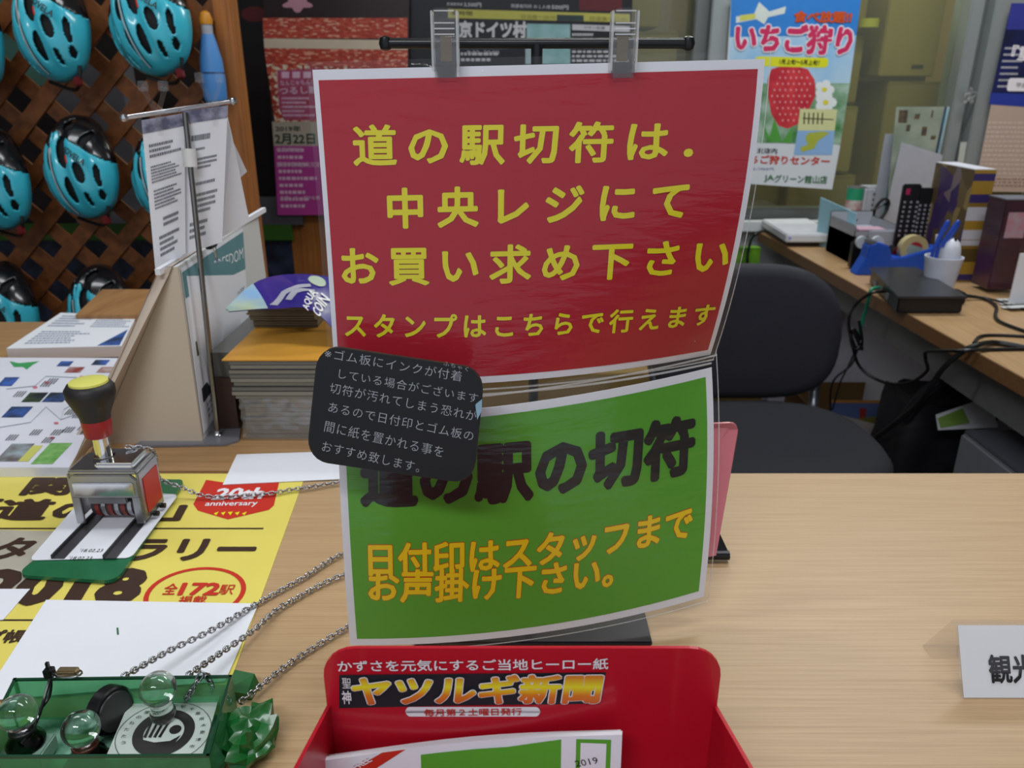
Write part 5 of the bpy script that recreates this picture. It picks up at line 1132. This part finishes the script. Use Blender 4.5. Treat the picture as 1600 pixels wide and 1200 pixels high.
# network box
q = [PZ(*p, DZ + .045) for p in ((1362, 418), (1432, 418), (1508, 462), (1405, 462))]
o = thing('network_box', sum(q, Vector()) / 4 - Vector((0, 0, .045)), 'flat black network box with cables plugged into its left end', 'router')
z_ = Vector((0, 0, 1))
obj('case', MB().hexa(list(reversed([p - z_ * .043 for p in q])), list(reversed([p - z_ * .006 for p in q]))), mat('box_black', '17171a', .35), o, bevel=.003)
ce = sum(q, Vector()) / 4
obj('top_cover', MB().hexa(list(reversed([p + (p - ce) * .05 - z_ * .006 for p in q])), list(reversed([p + (p - ce) * .05 for p in q]))), mat('box_top', '2e3034', .3), o, bevel=.001)
for k in range(3):
    pp_ = q[0].lerp(q[3], .25 + .22 * k) - z_ * .026; obj('port', BX(pp_.x - .004, pp_.x + .004, pp_.y - .008, pp_.y + .008, pp_.z - .007, pp_.z + .007), mat('port_grey', '8a8a8c', .3, .5), o)
o2_, a, b = dbox('power_brick', 1462, 1508, 476, 0, 0, 'small black power adapter touching the right end of the black network box', 'adapter', None)
o2_.location.z = DZ; obj('brick', BX(a.x, b.x, a.y + .0, a.y + .045, DZ, DZ + .03), mat('box_black', '17171a', .35), o2_, bevel=.003)
# magazines upright
mg0 = PZ(1441, 400, DZ); pos0, pos1 = PZ(1490, 452, DZ), PZ(1526, 440, DZ)
gold = dots('spine_print', ['a8842c', '5c4a20', 'c8c8d0', '3a2c6a', '8a6a24'], 14, stretch=(.1, .1, 2.2))
x0_, y0_ = PZ(1488, 440, DZ).x, 2.15
ht_ = PY(1488, 262, y0_).z - DZ
for k in range(12):
    xx = x0_ + k * .0048
    o = thing('upright_magazine', (xx, y0_ + .1, DZ), 'gold and purple magazine standing upright in the pack, ' + ('nearest the white cup' if k == 0 else 'farthest right' if k == 11 else f'{["", "second", "third", "fourth", "fifth", "sixth", "seventh", "eighth", "ninth", "tenth", "eleventh"][k]} from the left'), 'magazine', 'upright magazines on the desk')
    obj('pages', BX(xx, xx + .0042, y0_ + .002, y0_ + .205, DZ, DZ + ht_ - .004), mat('mag_pages', 'c8c8d2', .6), o)
    obj('spine', BX(xx - .0001, xx + .0044, y0_, y0_ + .003, DZ, DZ + ht_ - .006), gold, o)
    if k == 0: obj('cover', BX(xx - .0012, xx, y0_, y0_ + .205, DZ, DZ + ht_ - .006), dots('cover_print', ['5a4a2c', '6a5a3a', '4a3a5a', '7a6a70', '8a7848', '3c2c5c'], 26, stretch=(1, 1, .6)), o)
# brochure holder with leaflets
bh = PZ(1396, 345, DZ)
o = thing('leaflet_rack', bh, 'white leaflet rack behind the remotes', 'brochure holder')
bw0, bw1 = PY(1386, 300, 2.64), PY(1462, 300, 2.64)
bz = PY(1400, 222, 2.64).z
obj('front_panel', MB().prism([(bw0.x, 2.64, DZ), (bw1.x, 2.64, DZ), (bw1.x, 2.64, bz - .04), (bw0.x + .02, 2.64, bz)], (0, .004, 0)), mat('rack_white', 'b0b2ba', .4), o)
obj('back_panel', BX(bw0.x, bw1.x, 2.72, 2.724, DZ, bz + .02), mat('rack_white', 'b0b2ba', .4), o)
for k, (cn, lb) in enumerate((('leaf_cover', 'green grey leaflet with dark characters at the front of the white rack'), ('leaf_b', 'second leaflet in the white rack'), ('leaf_c', 'rearmost pale blue leaflet in the white rack'))):
    yy = 2.65 + k * .02; tz = PY(1400, 167, yy).z; xr = PY(1481, 168, yy).x
    s = flat(Vector((PY(1405, 167, yy).x + k * .006, yy + .02, tz)), Vector((xr + k * .008, yy + .02, tz)), Vector((xr - .02 + k * .008, yy, DZ + .01)), Vector((bw0.x + .02, yy, DZ + .01)))
    lf = thing('rack_leaflet', s.S(.5, 1), lb, 'leaflet', 'leaflets in the white rack'); s.base('sheet', mat(cn, ('7d8a78', '2c5a78', '8ab0bc')[k], .4, h2=('98a090', '34384a', 'b0c8cc')[k], scale=14), lf, .0015)
    if k == 0:
        for (x, y, w_, h_) in ((1405, 172, 14, 20), (1430, 178, 8, 8), (1456, 172, 3, 12), (1417, 195, 6, 10), (1441, 198, 8, 14), (1455, 212, 8, 6)): s.poly([(x, y), (x + w_, y), (x + w_ - 2, y + h_), (x - 2, y + h_)], mat('leaf_ink', '3a3436', .5, h2='6a5a40', scale=60), lf, 'print')
# acrylic discs, brochure box
cdp = PZ(1528, 435, DZ)
o = thing('disc_spindle', cdp, 'clear spindle case of discs between the upright magazines and the dark brochure box', 'disc case')
obj('discs', MB().cyl(cdp + Vector((0, 0, .01)), cdp + Vector((0, 0, .04)), .045, n=28), mat('disc_silver', 'b8c0d0', .15, .9), o, smooth=True)
obj('clear_cover', MB().cyl(cdp + Vector((0, 0, .0)), cdp + Vector((0, 0, .085)), .05, n=28), film('case_clear', 'ffffff', .1), o, smooth=True)
dy = 2.02; d0, d1 = PY(1543, 450, dy), PY(1592, 455, dy); dtz = PY(1548, 313, dy).z
o = thing('brochure_box', (d0.x + .05, dy, DZ), 'dark maroon box with a pink and white label at the right edge of the desk', 'box')
mb = MB().box(d0.x, d1.x, dy, dy + .08, DZ + .01, dtz)
obj('box_body', mb, mat('box_maroon', '2a1c26', .3, h2='4a2030', scale=5, coat=.4), o, bevel=.002)
obj('label', BX(d0.x + .012, d0.x + .062, dy - .0012, dy, dtz - .095, dtz - .03), mat('label_pale', 'a89aa4', .4, h2='b86a7c', scale=30), o)
obj('top_edge', BX(d0.x, d1.x, dy, dy + .08, dtz, dtz + .003), mat('edge_grey', '6a6a72', .4), o)
obj('stand_front', BX(d0.x + .055, d0.x + .10, dy - .012, dy - .009, DZ, DZ + .14), filmc, o)
obj('stand_rod', MB().tube(spline([(d0.x + .052, dy - .014, DZ + .002), (d0.x + .058, dy - .014, DZ + .03), (d0.x + .066, dy - .014, DZ + .06), (d0.x + .066, dy - .014, DZ + .13)], 5), .002, 6), acryl, o, smooth=True)
o = thing('receipt_pile', PZ(1580, 485, DZ), 'fan of thin white paper strips on the desk at the right edge', 'paper pile')
for k in range(7):
    c_0 = PZ(1560 + k * 4, 470 + (k % 3) * 6, DZ + .001 + k * .0015); ang = -.25 + .09 * k; dv = Vector((cos(ang), sin(ang), 0)) * .12; nv = Vector((-dv.y, dv.x, 0)) * .16
    obj('strip', MB().prism([c_0, c_0 + dv, c_0 + dv + nv, c_0 + nv], (0, 0, .001)), mat('strip_white', 'c0c4c4', .5), o)
o = thing('form_pile', PZ(1596, 455, DZ), 'white printed forms standing at the right edge behind the dark box', 'paper pile')
obj('sheets', BX(PY(1594, 400, 1.9).x, PY(1594, 400, 1.9).x + .1, 1.90, 1.904, DZ, DZ + .13), white, o)
o = thing('grey_stapler', PZ(1518, 300, DZ), 'placeholder', 'x'); bpy.data.objects.remove(o)
# cables
ck = mat('cable_black', '121214', .4)
def cable(nm, pts, r, m, label): return tag(obj(nm, MB().tube(spline(pts, 10), r, 8), m, smooth=True), label, 'cable')
hang_x = ex1 - .02
cable('green_cable', [PZ(1378, 449, DZ + .02), PZ(1362, 452, DZ + .022), PY(1357, 468, 1.98), PY(1348, 500, 2.0), PY(1340, 530, 2.0)], .0045, mat('cable_green', '1f7a5c', .4), 'green network cable hanging down from the black network box')
cable('black_cable', [PZ(1385, 455, DZ + .018), PZ(1362, 458, DZ + .018), PY(1338, 475, 2.0), PY(1326, 500, 2.0), PY(1332, 540, 2.0), PY(1345, 575, 2.0), PY(1380, 597, 1.95), PY(1420, 598, 1.85), PY(1448, 580, 1.75), PY(1446, 560, 1.7), PY(1450, 549, 1.68), PZ(1500, 548, DZ + .004), PZ(1550, 546, DZ + .004), PZ(1620, 545, DZ + .004)], .004, ck, 'long black cable looping below the desk edge and back up to the right')
cable('thin_cable', [PY(1340, 545, 2.0), PY(1330, 570, 2.0), PY(1306, 590, 2.0), PY(1298, 610, 2.0), PY(1298, 650, 2.0)], .003, ck, 'thin black cable hanging beside the chair back support')
cable('thin_cable', [PY(1338, 545, 2.02), PY(1324, 575, 2.02), PY(1312, 600, 2.02), PY(1301, 640, 2.02)], .0025, ck, 'second thin black cable running close to the one beside the chair')
cable('knotted_cable', [PY(1342, 500, 1.98)] + [PY(1338 + 9 * cos(t), 530 + 16 * sin(t * 1.3), 1.98 + .01 * sin(t)) for t in [k * .8 for k in range(16)]], .004, ck, 'bundled knot of black cable hanging below the black network box')
cable('power_cable', [PZ(1640, 552, DZ + .006), PZ(1560, 536, DZ + .006), PZ(1525, 540, DZ + .01), PY(1500, 552, 1.56), PY(1470, 580, 1.58), PY(1440, 625, 1.62), PY(1400, 660, 1.75), PY(1350, 697, 1.95)], .006, ck, 'thick black power cable running off the desk edge down toward the chair')
cable('desk_cable', [PZ(1508, 463, DZ + .012), PZ(1535, 466, DZ + .005), PZ(1556, 478, DZ + .005), PZ(1556, 496, DZ + .005), PZ(1575, 508, DZ + .005), PZ(1640, 530, DZ + .005)], .004, ck, 'black cable snaking across the desk right of the black network box')
cable('desk_cable', [PZ(1510, 461, DZ + .012), PZ(1550, 468, DZ + .006), PZ(1600, 482, DZ + .006), PZ(1650, 490, DZ + .006)], .003, ck, 'thinner black cable running over the paper strips on the desk')
cable('desk_cable', [PZ(1522, 536, DZ + .003), PZ(1532, 526, DZ + .003), PZ(1560, 524, DZ + .003), PZ(1640, 528, DZ + .003)], .004, ck, 'black cable curving at the desk edge above the thick power cable')
cable('router_cable', [PZ(1196, 360, DZ + .02), PZ(1180, 366, DZ + .02), PY(1172, 380, 2.85), PY(1168, 410, 2.85), PY(1178, 440, 2.85)], .005, ck, 'black cable hanging from the white router at the far left of the desk')
# small green thing left of desk
tag(obj('green_bag', BX(PY(1130, 400, 2.9).x, PY(1182, 400, 2.9).x, 2.86, 2.9, PY(1150, 430, 2.9).z, PY(1150, 384, 2.9).z), mat('lime_bag', '7ab82a', .5, h2='2c5a14', scale=12)), 'lime green bag at the wall to the left of the desk end', 'bag')
# ================================================================== CHAIR
ch = thing('office_chair', (.585, 1.7, 0), 'dark grey upholstered office chair behind the counter left of the desk', 'chair')
fab = mat('chair_fabric', '2e2e36', .85, var=.15, scale=300, bump=.2); fabd = mat('chair_seat_fabric', '1f1f26', .9, var=.15, scale=300, bump=.2)
zt_, zb_ = PY(1210, 414, 1.95).z, PY(1250, 622, 1.95).z; xr_ = PY(1311, 500, 1.95).x; xc = .60; hw_ = xr_ - xc
def sup(t, n=3.2): c, s = cos(t), sin(t); return (abs(c) ** (2 / n)) * (1 if c > 0 else -1), (abs(s) ** (2 / n)) * (1 if s > 0 else -1)
def pad(nm, cx, cy, cz, ax, bz_, th, m, vert, curve=0, n=3.2):
    mb = MB(); K = 48; R = [(0, 1), (.5, 1), (.85, .93), (.95, .75), (1, .35), (1, -.35), (.95, -.75), (.85, -.95), (0, -1)]
    for r_, h in R:
        for k in range(K):
            a, b = sup(2 * pi * k / K, n); a *= ax * max(r_, .001); b *= bz_ * max(r_, .001); cv = curve * (a / ax) ** 2
            if vert: a *= 1 - .10 * max(0, b / bz_)
            mb.v.append(Vector((cx + a, cy - h * th - cv, cz + b)) if vert else Vector((cx + a, cy + b, cz + h * th)))
    for i in range(len(R) - 1):
        for k in range(K): mb.f.append([i * K + k, i * K + (k + 1) % K, (i + 1) * K + (k + 1) % K, (i + 1) * K + k]); mb.m.append(0)
    return obj(nm, mb, m, ch, smooth=True)
pad('backrest', xc, 1.96, (zt_ + zb_) / 2, hw_, (zt_ - zb_) / 2, .03, fab, True, .03)
pad('seat', xc, 1.66, .42, .25, .24, .04, fabd, False, n=2.6)
pad('seat_shell', xc, 1.66, .375, .235, .225, .012, black, False, n=2.6)
for s_ in (-1, 1):
    obj('back_bracket', MB().tube(spline([(xc + s_ * (hw_ - .012), 1.995, PY(1300, 548, 1.99).z), (xc + s_ * (hw_ - .02), 1.99, .50), (xc + s_ * (hw_ - .04), 1.93, .40), (xc + s_ * (hw_ - .06), 1.8, .375)], 6), .014, 10), mat('bracket_steel', '6a6c74', .3, .8), ch, smooth=True)
obj('gas_post', MB().cyl((xc, 1.68, .1), (xc, 1.68, .37), .025, n=16), steel, ch, smooth=True)
for k in range(5):
    a = 2 * pi * k / 5 + .3; e = Vector((xc + cos(a) * .27, 1.68 + sin(a) * .27, .075))
    lg = obj('leg', MB().cyl((xc, 1.68, .11), e, .022, .014, n=10), black, ch, smooth=True)
    obj('caster', MB().cyl(e + Vector((-sin(a) * .02, cos(a) * .02, -.045)), e + Vector((sin(a) * .02, -cos(a) * .02, -.045)), .03, n=16), black, ch, smooth=True)
# ================================================================== UNDER THE DESK
def fbox(nm, x0, x1, y0, y1, z0, z1, m, label, cat, bev=.003): return tag(obj(nm, BX(x0, x1, y0, y1, z0, z1), m, bevel=bev), label, cat)
cbm = mat('floor_carton', '7a5c36', .7, var=.06, scale=6)
o = thing('floor_carton', (1.15, 2.45, 0), 'open brown carton on the floor under the desk beyond the chair', 'cardboard box')
for nm, b_ in (('front_wall', (.98, 1.32, 2.3, 2.304, 0, .22)), ('back_wall', (.98, 1.32, 2.62, 2.624, 0, .22)), ('side_wall', (.98, .984, 2.3, 2.62, 0, .22)), ('side_wall', (1.316, 1.32, 2.3, 2.62, 0, .22)), ('box_floor', (.98, 1.32, 2.3, 2.62, 0, .004))): obj(nm, BX(*b_), cbm, o)
for sgn, x in ((-1, .98), (1, 1.32)): obj('flap', MB().prism([(x, 2.3, .22), (x, 2.62, .22), (x + sgn * .08, 2.62, .30), (x + sgn * .08, 2.3, .30)], (0, 0, .004)), cbm, o)
s = flat(PY(1296, 625, 2.28), PY(1390, 626, 2.28), PY(1386, 668, 2.26), PY(1300, 665, 2.26)); o = thing('picture_leaflet', s.S(.5, 1), 'blue leaflet with an orange edge leaning on the carton under the desk', 'leaflet'); s.base('sheet', mat('leaflet_blue', '4c5c88', .5), o, .002)
s.poly([(0, 0), (1, 0), (1, .1), (0, .1)], mat('leaflet_orange', 'a8702a', .5), o, 'edge', px=False); s.poly([(.45, .7), (.9, .55), (1, 1), (.45, 1)], mat('leaflet_olive', '6c6a2c', .5), o, 'picture', px=False); s.poly([(.5, .3), (.62, .3), (.6, .7), (.5, .7)], mat('leaflet_red', '8a2a20', .5), o, 'picture', px=False)
s = flat(PY(1300, 648, 2.2), PY(1385, 668, 2.1), PY(1370, 700, 2.1), PY(1310, 690, 2.2)); o = thing('paper_bag', s.S(.5, 1), 'crumpled pale paper packet with red print in front of the blue leaflet', 'bag'); s.base('sheet', mat('packet_pale', '948a88', .6, var=.1), o, .01)
s.poly([(.1, .2), (.25, .25), (.25, .6), (.1, .55)], mat('packet_red', '6a1c28', .5), o, 'print', px=False); s.poly([(.6, .3), (.85, .35), (.8, .75), (.6, .7)], MATS['packet_red'], o, 'print', px=False)
fbox('brown_packet', 1.02, 1.25, 2.09, 2.28, 0, .13, cbm, 'low brown carton in front of the pale paper packet on the floor', 'cardboard box')
fbox('small_carton', .55, .85, 2.5, 2.8, 0, .25, cbm, 'brown carton on the floor behind the chair back', 'cardboard box')
s = flat(PY(1060, 608, 2.3), PY(1184, 611, 2.3), PY(1184, 625, 2.3), PY(1060, 618, 2.3)); o = thing('white_label_strip', s.S(.5, 1), 'white strip with small red print seen between the chair back and seat', 'box'); s.base('strip', mat('strip_pale', 'c4c8d0', .5), o, .05); s.fine(.62, .2, .92, .8, 1, mat('strip_red', 'a84a6a', .5), o)
fbox('tan_box', -.15, .78, 2.28, 2.45, 0, .38, mat('tan_box', '8a703c', .6), 'tan box under the white strip behind the chair seat', 'cardboard box')
# black bag
def bagf(u, v):
    a = 2 * pi * u; c_, s_ = sup(a, 3); zz_ = v; taper = 1 - .25 * v ** 2; w = noise.noise(Vector((c_ * 2, s_ * 2, v * 3))) * .03
    return Vector((1.10 + c_ * (.13 + w) * taper, 1.92 + s_ * (.12 + w) * taper, .46 * v + .03 * noise.noise(Vector((c_ * 2, s_, 1)))* v))
mb = MB().grid(bagf, 40, 14); n0 = len(mb.v); mb.f.append([14 * 41 + k for k in range(40)]); mb.m.append(0)
o = thing('black_bag', (1.1, 1.92, 0), 'large black fabric bag standing under the desk beside the grey computer', 'bag'); bagm = mat('bag_black', '131319', .7, bump=.2)
obj('bag_body', mb, bagm, o, smooth=True)
obj('handle', MB().tube(spline([(1.0, 1.84, .42), (1.03, 1.80, .52), (1.12, 1.80, .56), (1.2, 1.82, .50), (1.22, 1.84, .42)], 8), .016, 8), bagm, o, smooth=True)
s = flat(PY(1462, 648, 1.76), PY(1545, 620, 1.74), PY(1560, 668, 1.72), PY(1466, 672, 1.74)); o = thing('white_packet', s.S(.5, 1), 'white packet with a green label sticking out of the black bag', 'packet'); s.base('sheet', mat('packet_white', 'c0c2c8', .5), o, .004); s.poly([(.02, .25), (.5, .1), (.55, .75), (.04, .9)], mat('packet_green', '6a8a30', .5), o, 'label', px=False)
# computer
o = thing('computer_tower', (1.03, 1.42, 0), 'grey computer tower standing under the near end of the desk', 'computer')
obj('case', BX(.975, 1.19, 1.22, 1.56, .03, .510), mat('case_grey', '6f7278', .4), o, bevel=.006)
obj('top_panel', BX(.98, 1.185, 1.225, 1.555, .510, .518), mat('case_top', '4a4c54', .4), o, bevel=.002)
obj('front_strip', BX(.977, .99, 1.212, 1.22, .05, .5), chrome, o)
obj('case_foot', BX(.99, 1.17, 1.24, 1.54, 0, .03), black, o)

bpy.context.view_layer.update()
